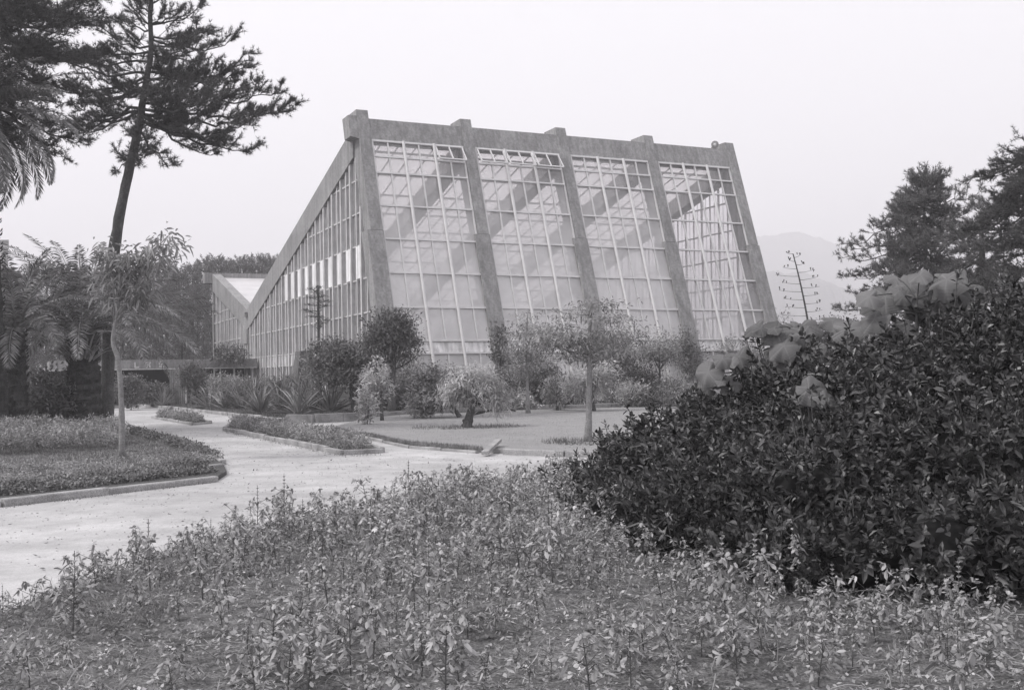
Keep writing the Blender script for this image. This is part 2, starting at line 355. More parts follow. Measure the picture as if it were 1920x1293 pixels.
# ridge beam between the heads
mb = MB()
for c in range(NB):
    sa, sb = c * BAY + .0, (c + 1) * BAY - .57
    mb.box8([FPt(sa, ZBm, .1), FPt(sb, ZBm, .1), FPt(sb, ZBm, 1.3), FPt(sa, ZBm, 1.3), FPt(sa, ZT, .1), FPt(sb, ZT, .1), FPt(sb, ZT, 1.2), FPt(sa, ZT, 1.2)])
mb.box8([FPt(-.98, ZBm + .1, .1), FPt(-.571, ZBm, .1), FPt(-.571, ZBm, 1.1), FPt(-.98, ZBm + .1, 1.1), FPt(-.98, ZT + .1, .1), FPt(-.571, ZT + .1, .1), FPt(-.571, ZT + .1, 1.1), FPt(-.98, ZT + .1, 1.1)])
part(mb, 'ridge_beam', M_conc, gh)
# sloping roof beams: main roof down to the valley and up again over the wing, one at each column line
DV, DW = 31.6, 46.6
def zr(d): return 13.72 - .2665 * (d - 4.45) if d < DV else 13.72 - .2665 * (DV - 4.45) + .265 * (d - DV)
for c in range(NB + 1):
    so_, si = c * BAY - .68, c * BAY + .02
    th = 1.42 if c == 0 else 1.2
    mb = MB()
    for da, db in ((5.2, DV), (DV, DW)):
        ztop = [zr(da + .001), zr(db - .001)]
        mb.box8([P(so_, da, ztop[0] - th), P(si, da, ztop[0] - th), P(si, db, ztop[1] - th), P(so_, db, ztop[1] - th), P(so_, da, ztop[0]), P(si, da, ztop[0]), P(si, db, ztop[1]), P(so_, db, ztop[1])])
    part(mb, 'roof_beam', M_conc if c == 0 else M_inner, gh)
    mb = MB()
    if c == 0:
        mb.box8([P(so_ + .02, DV - .3, 0), P(si, DV - .3, 0), P(si, DV + .45, 0), P(so_ + .02, DV + .45, 0), P(so_ + .02, DV - .3, 5.2), P(si, DV - .3, 5.2), P(si, DV + .45, 5.2), P(so_ + .02, DV + .45, 5.2)])
        mb.box8([P(so_ - .06, DV - .1, 4.1), P(si, DV - .1, 4.1), P(si, DV + 1.6, 4.1), P(so_ - .06, DV + 1.6, 4.1), P(so_ - .06, DV - .1, 5.1), P(si, DV - .1, 5.1), P(si, DV + 1.6, 5.5), P(so_ - .06, DV + 1.6, 5.5)])
    else:
        mb.box8([P(so_, DV - .3, 0), P(si, DV - .3, 0), P(si, DV + .3, 0), P(so_, DV + .3, 0), P(so_, DV - .3, 5.3), P(si, DV - .3, 5.3), P(si, DV + .3, 5.3), P(so_, DV + .3, 5.3)])
    part(mb, 'valley_column', M_conc, gh); mb = MB()
    mb.box8([P(so_ + .05, DW - .6, 0), P(si, DW - .6, 0), P(si, DW - .05, 0), P(so_ + .05, DW - .05, 0), P(so_ + .05, DW - .6, zr(DW) - th), P(si, DW - .6, zr(DW) - th), P(si, DW - .05, zr(DW) - th), P(so_ + .05, DW - .05, zr(DW) - th)])
    part(mb, 'rear_column', M_conc, gh)
mb = MB()
mb.box8([P(-1.3, DW - .55, zr(DW) - .9), P(22, DW - .55, zr(DW) - .9), P(22, DW + .3, zr(DW) - .9), P(-1.3, DW + .3, zr(DW) - .9), P(-1.3, DW - .55, zr(DW) - .05), P(22, DW - .55, zr(DW) - .05), P(22, DW + .3, zr(DW) - .05), P(-1.3, DW + .3, zr(DW) - .05)])
part(mb, 'rear_ridge_beam', M_conc, gh)
# roof sheets + purlins
for nm, da, db in (('roof', 5.3, DV - .1), ('wing_roof', DV + .1, DW - .6)):
    mb = MB()
    for c in range(NB):
        sa, sb = c * BAY + .022, (c + 1) * BAY - .682
        mb.box8([P(sa, da, zr(da) - .30), P(sb, da, zr(da) - .30), P(sb, db, zr(db) - .30), P(sa, db, zr(db) - .30), P(sa, da, zr(da) - .28), P(sb, da, zr(da) - .28), P(sb, db, zr(db) - .28), P(sa, db, zr(db) - .28)])
    ro = part(mb, nm, M_roof, gh)
    mb = MB()
    for c in range(NB):
        sa, sb = c * BAY + .022, (c + 1) * BAY - .682
        for d in np.arange(da + 1.2, db, 2.4): mb.bar(P(sa, d, zr(d) - .42), P(sb, d, zr(d) - .42), L * .035, ZU * .05)
        for s_ in np.linspace(sa, sb, 6)[1:-1]: mb.bar(P(s_, da, zr(da) - .34), P(s_, db, zr(db) - .34), R * .025, ZU * .03)
    sub(mb, 'purlins', M_white, ro, gh)
# front windows
RAILS = [4.73, 6.34, 7.95, 9.57, 11.2]
n_out = nrm(np.cross(R, K * L + ZU)); Cdir = nrm(K * L + ZU)
GB = .17                                                     # glass plane depth behind the column face
for c in range(NB):
    sa, sb = c * BAY + .04, (c + 1) * BAY - .76
    def Q(s, z, o_=0.0): return FPt(s, z, GB) + n_out * o_
    fr = MB(); ztop = ZBm - .02
    sbt = sb + .16
    ss = [sa + (sbt - sa) * k / 6 for k in range(7)]
    open_v = [(c, k) in ((0, 2), (1, 0), (1, 1), (1, 2)) for k in range(3)]
    for k, s_ in enumerate(ss):
        thick = k in (2, 4); hw = .075 if thick else .038
        if k == 6: s_ -= .03
        if k == 0: s_ += .03
        if thick:
            fr.tube([Q(s_, .1, .10), Q(s_, 6, .10), Q(s_, ztop, .10)], .075, 8)
        elif k in (0, 6): fr.bar(Q(s_, 3.18, .02), Q(s_, ztop, .02), R * hw, n_out * .04)
        else:
            fr.bar(Q(s_, 3.18, .02), Q(s_, 12.0, .02), R * hw, n_out * .035); fr.bar(Q(s_, .3, .02), Q(s_, 2.6, .02), R * hw, n_out * .035)
            if not open_v[k // 2]: fr.bar(Q(s_, 12.0, .02), Q(s_, ztop, .02), R * hw, n_out * .035)
    for z in RAILS + [12.02, ztop - .03, 3.2, 2.62, .3]:
        fr.bar(Q(sa, z, .035), Q(sbt, z, .035), Cdir * (.042 if z != ztop - .03 else .05), n_out * .04)
    fo = part(fr, 'window_frame', M_white, gh)
    gl = MB()
    def pane(za, zb, s0=sa, s1=sbt): gl.add([Q(s0, za, -.02), Q(s1, za, -.02), Q(s1, zb, -.02), Q(s0, zb, -.02)], [[0, 1, 2, 3]])
    zs = [3.2] + RAILS + [12.02]
    for za, zb in zip(zs[:-1], zs[1:]):
        for k in range(6):   # every pane hangs slightly differently
            s0, s1 = ss[k], ss[k + 1]; j_ = rng.uniform(-.006, .006, 4)
            gl.add([Q(s0, za, -.02 + j_[0]), Q(s1, za, -.02 + j_[1]), Q(s1, zb, -.02 + j_[2]), Q(s0, zb, -.02 + j_[3])], [[0, 1, 2, 3]])
    pane(.3, 2.62)
    for k in range(3):
        if not open_v[k]: pane(12.02, ztop, ss[2 * k], ss[2 * k + 2])
    sub(gl, 'window_glass', M_glass4 if c == 3 else M_glass, fo, gh)
    for k in range(3):
        if open_v[k]:
            vb = MB(); vg = MB(); s0, s1 = ss[2 * k] + .09, ss[2 * k + 2] - .09
            top0, top1 = Q(s0, ztop - .06, .06), Q(s1, ztop - .06, .06); dn_ = nrm(-Cdir * .93 + n_out * .36 ) * .95
            for q_ in (0, .5, 1): p0 = top0 * (1 - q_) + top1 * q_; vb.bar(p0, p0 + dn_, R * .03, nrm(np.cross(dn_, R)) * .03)
            for q_ in (0, 1): vb.bar(top0 + dn_ * q_, top1 + dn_ * q_, dn_ / .95 * .03, nrm(np.cross(dn_, R)) * .03)
            vg.add([top0, top1, top1 + dn_, top0 + dn_], [[0, 1, 2, 3]])
            vo = part(vb, 'vent_window', M_white, gh); sub(vg, 'vent_glass', M_vent, vo, gh)
    mb = MB()
    for k in range(3):
        s0, s1 = ss[2 * k], ss[2 * k + 2]
        mb.box8([Q(s0, 2.66, -.03), Q(s1, 2.66, -.03), Q(s1, 2.66, -.09), Q(s0, 2.66, -.09), Q(s0, 3.16, -.03), Q(s1, 3.16, -.03), Q(s1, 3.16, -.09), Q(s0, 3.16, -.09)])
    part(mb, 'white_panel', M_stain, gh)
    mb = MB(); mb.box8([Q(sa, -.1, .05), Q(sbt, -.1, .05), Q(sbt, -.1, -.4), Q(sa, -.1, -.4), Q(sa, .28, .05), Q(sbt, .28, .05), Q(sbt, .28, -.4), Q(sa, .28, -.4)])
    part(mb, 'plinth', M_concl, gh)
# end walls (the near one at s=-.66 and the far one at the other end)
def end_wall(s0, nm, near=True):
    fr = MB(); gl = MB(); wps = []; pitch = 1.66; sgn = -1 if near else 1
    rails = [.35, 2.37, 3.06, 4.62, 6.23, 7.85, 9.4, 11.0, 12.2]
    def dl(z): return K * z + (.62 if z < 8.3 else 1.05)                  # front limit follows the leaning column
    def dr(z):                                                          # where roof beam underside reaches height z
        th = 1.42; d = 4.45 + (13.72 - th - z) / .2665
        return min(d, DV - .35)
    for z in rails:
        a_, b_ = dl(z), dr(z)
        if b_ > a_ + .2: fr.bar(P(s0, a_, z), P(s0, b_, z), ZU * (.035 if z != .35 else .15), R * .06)
    def zb(d): return 13.72 - 1.42 - .2665 * (d - 4.45)
    def zf(d):  # lowest/highest z allowed by the leaning front column
        return 12.6 if d > 5.6 else min(12.6, (d - .62) / K if d < 3.4 else 8.3 if d < 3.88 else (d - 1.05) / K)
    d = 1.0; k = 0
    while d < DV - .4:
        q_ = k % 4; ztop = min(zb(d) + .05, zf(d))
        if ztop > .6:
            hw, hd = ((.10, .14), (.022, .04), (.07, .09), (.022, .04))[q_]
            fr.bar(P(s0, d, .1), P(s0, d, ztop), L * hw * (1 if near else .45), R * hd * (1 if near else .35))
        if q_ == 0 or q_ == 2:
            zlo = [(2.37, 3.06)]
            for (za, zb_) in zlo:
                if zf(d) > zb_: wp = MB(); wps.append(wp); wp.box8([P(s0 - .02, d + .05, za + .04), P(s0 - .02, d + pitch / 2 - .05, za + .04), P(s0 + .02, d + pitch / 2 - .05, za + .04), P(s0 + .02, d + .05, za + .04), P(s0 - .02, d + .05, zb_ - .04), P(s0 - .02, d + pitch / 2 - .05, zb_ - .04), P(s0 + .02, d + pitch / 2 - .05, zb_ - .04), P(s0 + .02, d + .05, zb_ - .04)])
        # tall white infill boards between the 6.2 m and 7.8 m rails, every other light
        if q_ == 0 and near:
            for za, zb_, ok in ((6.27, 7.81, True),):
                if ok and zb(d + .9) > zb_ and dl(zb_) < d: wp = MB(); wps.append(wp); wp.box8([P(s0 - .14, d + .11, za), P(s0 - .14, d + .76, za), P(s0 - .11, d + .76, za), P(s0 - .11, d + .11, za), P(s0 - .14, d + .11, zb_), P(s0 - .14, d + .76, zb_), P(s0 - .11, d + .76, zb_), P(s0 - .11, d + .11, zb_)])
        d += pitch / 4; k += 1
    gp = s0 - sgn * .05
    for za, zb_ in zip([.35, 3.06, 4.62, 6.23, 7.85, 9.4, 11.0, 12.2][:-1], [3.06, 4.62, 6.23, 7.85, 9.4, 11.0, 12.2]):
        if dr(zb_) > dl(zb_) : gl.add([P(gp, dl(za), za), P(gp, dr(za), za), P(gp, max(dr(zb_), dl(zb_)), zb_), P(gp, dl(zb_), zb_)], [[0, 1, 2, 3]])
    fo = part(fr, nm, M_concl if near else M_white, gh); sub(gl, 'window_glass', M_sglass if near else M_clear, fo, gh); [part(wp, 'infill_panel', M_stain, gh) for wp in wps]
    # wing end wall
    fr = MB(); gl = MB()
    def zw(d): return zr(d) - 1.45
    for k, d in enumerate(np.arange(DV + .9, DW - .7, .42)):
        hw, hd = ((.10, .14), (.022, .04), (.06, .09), (.022, .04))[k % 4]; fr.bar(P(s0, d, .1), P(s0, d, zw(d)), L * hw, R * hd)
    for z in (3.0, 4.6, 6.2, 7.0):
        a_ = max(DV + .8, DV + (z + 1.45 - zr(DV)) / .265); fr.bar(P(s0, a_, z), P(s0, DW - .6, z), ZU * .04, R * .07)
    a_, b_ = DV + .5, DW - .6; gl.add([P(gp, a_, .1), P(gp, b_, .1), P(gp, b_, zw(b_)), P(gp, a_, zw(a_))], [[0, 1, 2, 3]])
    fo = part(fr, 'wing_' + nm, M_concl if near else M_white, gh); sub(gl, 'window_glass', M_sglass, fo, gh)
end_wall(-.5, 'gable_frame'); end_wall(4 * BAY - .3, 'far_gable_frame', False)
# rear wall, floor, inner walls
mb = MB(); mb.box8([P(-.6, DW + .0, 0), P(21.4, DW + .0, 0), P(21.4, DW + .2, 0), P(-.6, DW + .2, 0), P(-.6, DW + .0, 3.2), P(21.4, DW + .0, 3.2), P(21.4, DW + .2, 3.2), P(-.6, DW + .2, 3.2)])
part(mb, 'rear_wall', M_concl, gh)
mb = MB(); gl = MB()
gl.add([P(-.5, DW - .02, 3.2), P(21.4, DW - .02, 3.2), P(21.4, DW - .02, 8.7), P(-.5, DW - .02, 8.7)], [[0, 1, 2, 3]])
for s_ in np.arange(-.3, 21.4, .9): mb.bar(P(s_, DW - .1, 3.2), P(s_, DW - .1, 8.7), R * .04, L * .04)
for z in (4.6, 6.2, 7.6): mb.bar(P(-.5, DW - .1, z), P(21.4, DW - .1, z), ZU * .04, L * .05)
fo = part(mb, 'rear_window_frame', M_white, gh); sub(gl, 'window_glass', M_sglass, fo, gh)
mb = MB(); mb.box8([P(.05, 1, -.1), P(21, 1, -.1), P(21, DW, -.1), P(.05, DW, -.1), P(.05, 1, .13), P(21, 1, .13), P(21, DW, .13), P(.05, DW, .13)])
part(mb, 'floor', M_dsoil, gh)
# gutters in the valley
mb = MB(); mb.box8([P(-.9, DV - .25, zr(DV) - .5), P(21.5, DV - .25, zr(DV) - .5), P(21.5, DV + .25, zr(DV) - .5), P(-.9, DV + .25, zr(DV) - .5), P(-.9, DV - .35, zr(DV) - .2), P(21.5, DV - .35, zr(DV) - .2), P(21.5, DV + .35, zr(DV) - .2), P(-.9, DV + .35, zr(DV) - .2)])
part(mb, 'valley_gutter', M_conc, gh)
# slanting buttress on the end wall and a low planter wall
mb = MB(); d0, d1 = 14.0, 15.2
mb.box8([P(-1.6, d0, 0), P(-.72, d0, 0), P(-.72, d1, 0), P(-1.6, d1, 0), P(-1.2, d0, 3.12), P(-.72, d0, 3.12), P(-.72, d1, 3.12), P(-1.2, d1, 3.12)])
tag(mb.build('buttress_wall', M_dconc), 'dark slanting concrete block against the side wall above the agaves', 'wall')
mb = MB(); a_, b_ = at(634, 745, 52), at(700, 745, 50); a_[2] = b_[2] = .1; mb.bar(a_ + [0, 0, .5], b_ + [0, 0, .5], [0, .2, 0], [0, 0, .5])
mb.bar(a_ + [0, 0, 1.04], b_ + [0, 0, 1.04], [0, .25, 0], [0, 0, .04])
tag(mb.build('planter_wall', M_dconc), 'low concrete wall in the shade under the sprawling bush', 'wall')
# ---- loudspeaker on the ridge beam
lp = at(1343, 270, 55.0); sp_root = thing('loudspeaker', P(20.35, .339 * 14 + .5, ZT), 'round horn loudspeaker standing on the ridge beam by the last column', 'loudspeaker')
base = np.array(sp_root.location); fdir = nrm(np.array([-.25, -.9, -.1])); ct = base + ZU * .32
mb = MB(); mb.tube([ct - fdir * .28, ct - fdir * .1, ct + fdir * .02, ct + fdir * .12, ct + fdir * .13], [.05, .07, .13, .21, .19], 20); part(mb, 'horn', M_conc, sp_root, True)
mb = MB(); mb.tube([ct + fdir * .132, ct + fdir * .17], [.085, .03], 12); part(mb, 'horn_centre', M_white, sp_root)
mb = MB(); mb.tube([base, ct - fdir * .1], .025, 6); mb.bar(base, base + ZU * .04, [.1, 0, 0], [0, .08, 0]); part(mb, 'bracket', M_dark, sp_root)
# ---- entrance pavilion with canopy and lettering
dF = 28.0
ep = thing('entrance_pavilion', P(-7, dF + 2, 0), 'low dark entrance pavilion with lettered fascia left of the glasshouse', 'pavilion')
mb = MB(); mb.box8([P(-13.5, dF, 2.42), P(-.72, dF, 2.42), P(-.72, dF + 6, 2.42), P(-13.5, dF + 6, 2.42), P(-13.5, dF, 2.98), P(-.72, dF, 2.98), P(-.72, dF + 6, 2.98), P(-13.5, dF + 6, 2.98)]); part(mb, 'canopy', M_conc, ep)
mb = MB(); mb.bar(P(-13.6, dF - .03, 2.38), P(-.75, dF - .03, 2.38), L * .06, ZU * .035); part(mb, 'canopy_trim', M_concl, ep)
mb = MB(); mb.box8([P(-13.4, dF + 4.5, 0), P(-.75, dF + 4.5, 0), P(-.75, dF + 4.7, 0), P(-13.4, dF + 4.7, 0), P(-13.4, dF + 4.5, 2.42), P(-.75, dF + 4.5, 2.42), P(-.75, dF + 4.7, 2.42), P(-13.4, dF + 4.7, 2.42)]); part(mb, 'back_wall', M_dark, ep)  # near-black wall: the dimness under the canopy is put into its colour
for s_ in (-1.0, -2.2, -3.1, -3.5, -6.0):
    mb = MB(); mb.bar(P(s_, dF + .3, 0), P(s_, dF + .3, 2.42), R * (.05 if s_ != -3.1 else .03), L * .05); part(mb, 'post', M_white, ep)
# canopy lettering, strokes as thin raised bars
for i_, (cx, cyy, strokes) in enumerate([
        (257, 684, [((-.2, .28), (-.2, -.28)), ((-.2, -.28), (.2, -.22))]),
        (278, 684, [((-.26, .24), (.26, .24)), ((-.1, .24), (-.16, -.28)), ((.1, .24), (.16, -.28)), ((-.12, .02), (.12, .02))]),
        (302, 683, [((-.14, .3), (.14, .3)), ((-.16, .26), (-.16, 0)), ((.16, .26), (.16, 0)), ((-.14, 0), (.14, 0)), ((-.2, -.2), (.3, -.24))])]):
    q0 = at(cx, cyy, 70); dirr = q0 - CAM; t = ((P(0, dF - .03, 0) - CAM) @ L) / (dirr @ L); q0 = CAM + dirr * t
    mb = MB(); sc_ = .62
    for (x0, z0), (x1, z1) in strokes:
        a_ = q0 + R * x0 * sc_ + ZU * z0 * sc_; b_ = q0 + R * x1 * sc_ + ZU * z1 * sc_; dd = nrm(b_ - a_); mb.bar(a_, b_, np.cross(dd, L) * .045, L * .02)
    part(mb, 'sign_letter', M_white, ep)
# boarded screen by the entrance
bs = at(320, 751, 66); be = at(345, 753, 64); bs[2] = be[2] = 0
sc = thing('boarded_screen', (bs + be) / 2, 'upright boarded screen with pale end post beside the entrance', 'screen')
for i_ in range(7):
    t = i_ / 6; q = bs * (1 - t) + be * t; mb = MB(); mb.box8([q + np.array([dx, dy, z]) for z in (0, 2.32) for dx, dy in ((-.055, -.03), (.055, -.03), (.055, .03), (-.055, .03))]); part(mb, 'board', surf('grey_boards', .2, .3, ((3, .5), (30, .5)), .9, .3, .01, streak=.3), sc)
for q, h in ((be + np.array([.13, 0, 0]), 2.35), (be + np.array([.42, .3, 0]), 2.2)):
    mb = MB(); mb.bar(q, q + ZU * h, [.05, 0, 0], [0, .05, 0]); part(mb, 'post', M_white, sc)
# far white building at the left edge
p = at(-6, 470, 150); mb = MB(); mb.box8([np.array([x, y, z]) for z in (0, p[2] + 1.2) for x, y in ((p[0] - 14, 150), (p[0] + 1.6, 150), (p[0] - 2.4, 158), (p[0] - 18, 158))])
fw = thing('far_building', (p[0] - 6, 150, 0), 'pale block showing above the palms at the left edge', 'building'); part(mb, 'wall', M_concl, fw)
mb = MB(); mb.box8([np.array([x, y, z]) for z in (p[2] + 1.2, p[2] + 1.5) for x, y in ((p[0] - 14.2, 149.8), (p[0] + 1.8, 149.8), (p[0] - 2.2, 158.2), (p[0] - 18.2, 158.2))]); part(mb, 'roof', M_conc, fw)
# ================================================================== HILLS
def hill(name, ridge, Yd, depth, seed, bump):
    r = np.random.default_rng(seed); rx = np.array([q[0] for q in ridge]); ry = np.array([q[1] for q in ridge])
    xs_ = np.linspace(rx[0], rx[-1], 260); ry_ = np.interp(xs_, rx, ry)
    top = np.array([at(x, y, Yd) for x, y in zip(xs_, ry_)])
    rows = []
    for k in np.linspace(-1, 1, 13):
        h = np.cos(k * math.pi / 2) ** .8; q = top.copy(); q[:, 1] = Yd + k * depth; q[:, 0] *= 1 + k * depth / Yd * .5
        q[:, 2] = top[:, 2] * h + (r.normal(size=len(xs_)) * bump * (h > .3) * .6 + np.interp(np.arange(len(xs_)), np.arange(0, len(xs_), 5), r.normal(size=52) * bump)) - 2; rows.append(q)
    V = np.array(rows); n_, m_ = V.shape[:2]; i = np.arange(n_ - 1)[:, None] * m_; j = np.arange(m_ - 1)[None]
    mb = MB(); mb.add(V, np.stack([i + j, i + j + 1, i + m_ + j + 1, i + m_ + j], -1).reshape(-1, 4)); struct(mb, name, M_hill)
hill('far_hill', [(900, 600), (1150, 520), (1330, 462), (1420, 442), (1480, 436), (1530, 448), (1600, 470), (1700, 520), (1850, 575), (2300, 650)], 2400, 450, 3, 2.2)
hill('near_hill', [(1000, 640), (1200, 560), (1330, 525), (1420, 508), (1500, 512), (1580, 538), (1660, 560), (1800, 600), (2100, 650)], 1500, 300, 5, 1.8)
# ================================================================== HAZE
mb = MB(); mb.box8([(-1700, -60, -8), (2600, -60, -8), (2600, 2900, -8), (-1700, 2900, -8), (-1700, -60, 285), (2600, -60, 285), (2600, 2900, 285), (-1700, 2900, 285)])

m, n = new_mat('haze_volume'); v = N(n, 'ShaderNodeVolumePrincipled'); v.inputs['Color'].default_value = (.97, .955, .98, 1); v.inputs['Density'].default_value = .0010; v.inputs['Anisotropy'].default_value = .1
o = N(n, 'ShaderNodeOutputMaterial'); n.links.new(v.outputs[0], o.inputs['Volume'])
tag(mb.build('haze', m), kind='stuff')
# ================================================================== VEGETATION GENERATORS
def B(x, y, Y, rx, ry, n, dep=None):
    """crown blob from its place in the photo at distance Y: centre, radii in metres, number of leaf clusters"""
    k = Y / F; return (at(x, y, Y), np.array([rx * k, (dep if dep else rx * .85) * k if dep is None else dep, ry * k]), n)
def crown_points(blobs, hollow=.45):
    out, ctr = [], []
    for c, r, n in blobs:
        d = nrm(rng.normal(size=(n, 3))); u = rng.uniform(hollow ** 3, 1, n)[:, None] ** (1 / 3) * rng.uniform(.8, 1.12, (n, 1)); q3 = rng.uniform(0, 6.28, 4); u = u * (1 + .17 * np.sin(d[:, :1] * 4 + q3[0]) + .15 * np.sin(d[:, 2:] * 5 + q3[1]) + .14 * np.sin(d[:, 1:2] * 7 + q3[2])) * np.where(rng.random((n, 1)) < (.07 if n > 50 else 0), 1.2, 1)
        out.append(c + d * u * r); ctr.append(np.repeat(c[None], n, 0))
    return np.concatenate(out), np.concatenate(ctr)
def foliage(blobs, per, ln, wd, spread, up=.3, droop=.2, simple=True, hollow=.45, mb=None, fold=.25):
    cp_, ct_ = crown_points(blobs, hollow); mb = mb or MB(); n = len(cp_)
    o_ = nrm(cp_ - ct_ + rng.normal(size=(n, 3)) * .15 * np.linalg.norm(cp_ - ct_, axis=1, keepdims=True))
    pos = np.repeat(cp_, per, 0) + rng.normal(size=(n * per, 3)) * spread
    d = np.repeat(o_, per, 0) * .7 + rng.normal(size=(n * per, 3)) * .7 + np.array([0, 0, up])
    nn = np.repeat(o_, per, 0) * .4 + np.array([0, 0, 1.]) + rng.normal(size=(n * per, 3)) * .45
    s_ = rng.uniform(.65, 1.25, n * per); mb.leaves(pos, d, nn, ln * s_, wd * s_, fold, droop, simple); return mb, cp_
def tree(name, label, cat, trunk, r0, r1, blobs, leaf, per, ln, wd, spread, bark=None, nb=14, up=.3, droop=.2, simple=True, hollow=.45, group=None, rough=.12, rb=.3, leafname='foliage'):
    trunk = np.array(trunk, float); root = thing(name, trunk[0], label, cat, group)
    f, cp_ = foliage(blobs, per, ln, wd, spread, up, droop, simple, hollow)
    tt = np.linspace(0, 1, len(trunk)); ts = np.linspace(0, 1, max(6, len(trunk) * 3)); path = np.stack([np.interp(ts, tt, trunk[:, k]) for k in range(3)], 1)
    path[1:-1] = (path[:-2] + path[1:-1] * 2 + path[2:]) / 4
    rad = r0 + (r1 - r0) * ts; rad = rad * (1 + .35 * np.exp(-ts * 18))
    t = MB(); t.tube(path, rad, 9, rough=rough)
    pick = cp_[rng.choice(len(cp_), min(nb, len(cp_)), False)]
    for q in pick:
        c = [i for i in range(len(path) // 3, len(path)) if path[i][2] < q[2] - .05]; i = c[rng.integers(len(c) // 2, len(c))] if c else len(path) // 2
        mid = (path[i] * .5 + q * .5) + np.array([0, 0, -.12]) * np.linalg.norm(q - path[i]) + rng.normal(size=3) * .06 * np.linalg.norm(q - path[i])
        t.tube(bez(path[i], mid, q, 6), np.linspace(rad[i] * rb * 1.6, rad[i] * .12, 6), 5)
    part(t, 'trunk', bark or M_bark, root, True); part(f, leafname, leaf, root); return root
def pine(name, label, trunk, r0, r1, branches, leaf, spacing=.24, tw=.9, nl=.13, nw=.012, npt=9, group=None, sub_=3, tuft=.1, upb=.45, jit=1.2, cat='pine tree'):
    """branches: (index along trunk 0..1, end point)"""
    trunk = np.array(trunk, float); root = thing(name, trunk[0], label, cat, group)
    tt = np.linspace(0, 1, len(trunk)); ts = np.linspace(0, 1, len(trunk) * 4); path = np.stack([np.interp(ts, tt, trunk[:, k]) for k in range(3)], 1)
    for _ in range(2): path[1:-1] = (path[:-2] + path[1:-1] * 2 + path[2:]) / 4
    rad = r0 + (r1 - r0) * ts; t = MB(); t.tube(path, rad, 10, rough=.1); lim = MB(); PN, DN = [], []
    for ti, end in branches:
        st = np.array([np.interp(ti, ts, path[:, k]) for k in range(3)]); end = np.asarray(end, float) + np.array([0, rng.normal() * jit, 0])
        Lb = np.linalg.norm(end - st); mid = st * .45 + end * .55 + np.array([0, 0, -.15 * Lb]) + rng.normal(size=3) * .04 * Lb
        n = max(6, int(Lb / .35)); bp = bez(st, mid, end, n) + np.concatenate([np.zeros((1, 3)), rng.normal(size=(n - 1, 3)) * .03 * min(Lb, 3)]); rb = min(.5 * np.interp(ti, ts, rad), .018 * Lb + .02)
        lim.tube(bp, np.linspace(rb, .012, n), 5)
        k = int(Lb / spacing); tv = np.linspace(.10, 1, max(k, 3))
        for t_ in tv:
            q = np.array([np.interp(t_, np.linspace(0, 1, n), bp[:, a_]) for a_ in range(3)]); bd = nrm(end - st); la = nrm(np.cross(bd, [0, 0, 1]) + 1e-6)
            for s_ in range(2):
                dd = nrm(bd * rng.uniform(.4, 1) + la * rng.uniform(-1, 1) * 1.1 + np.array([0, 0, rng.uniform(-.15, 1) * upb])); l_ = tw * rng.uniform(.45, 1.1) * (1.15 - .55 * t_)
                tip = q + dd * l_ + np.array([0, 0, .12 * l_]); lim.tube(bez(q, q + dd * l_ * .5, tip, 3), [.012, .009, .005], 3, cap=False)
                tws = [(q, tip)]
                for _ in range(sub_):
                    u = rng.uniform(.25, .9); b0 = q + (tip - q) * u; d2 = nrm(dd + rng.normal(size=3) * .6 + [0, 0, .3]); tws.append((b0, b0 + d2 * l_ * rng.uniform(.25, .55)))
                for a0, a1 in tws:
                    Lt = np.linalg.norm(a1 - a0); m_ = max(2, int(Lt / tuft)); u = np.linspace(.42, 1, m_)[:, None]; pp = a0 + (a1 - a0) * u
                    PN.append(np.repeat(pp, npt, 0)); dx = nrm(a1 - a0); DN.append(dx * .75 + rng.normal(size=(m_ * npt, 3)) * .5 + np.array([0, 0, .2]))
    PN, DN = np.concatenate(PN), np.concatenate(DN); f = MB(); f.needles(PN, DN, nl * rng.uniform(.7, 1.2, len(PN)), nw)
    tr_ = part(t, 'trunk', M_bark, root, True); part(lim, 'branches', M_bark, root); part(f, 'needles', leaf, root); return root
def frond(mb, c, az, el, Lf, droop, nlf=70, ll=.42, lw=.03, roll=0., rs=.022):
    """arching palm frond: rachis and leaflets"""
    n = 22; t = np.linspace(0, 1, n); h = np.array([math.cos(az), math.sin(az), 0]); ang = el - droop * t ** 1.3
    step = Lf / (n - 1); d = np.cos(ang)[:, None] * h + np.sin(ang)[:, None] * ZU; pts = c + np.concatenate([np.zeros((1, 3)), np.cumsum(d[:-1] * step, 0)])
    mb.tube(pts, np.linspace(rs, .004, n), 4, cap=False)
    u = np.linspace(.08, 1, nlf); P0 = np.stack([np.interp(u, t, pts[:, k]) for k in range(3)], 1); D = nrm(np.stack([np.interp(u, t, d[:, k]) for k in range(3)], 1))
    side = np.cross(h, ZU); side = side * math.cos(roll) + ZU * math.sin(roll); ups = nrm(np.cross(side, D))
    ln = ll * (np.sin(np.clip(u * 1.02, 0, 1) * math.pi) ** .55 * .85 + .18)
    for s_ in (-1, 1):
        k = rng.normal(size=(nlf, 3)) * .12
        dd = D * (.55 + .35 * u[:, None]) + s_ * side * .85 + ups * .25 + k
        mb.leaves(P0, dd, ups + rng.normal(size=(nlf, 3)) * .2, ln * rng.uniform(.85, 1.1, nlf), lw, 0, .28, True)
    return pts
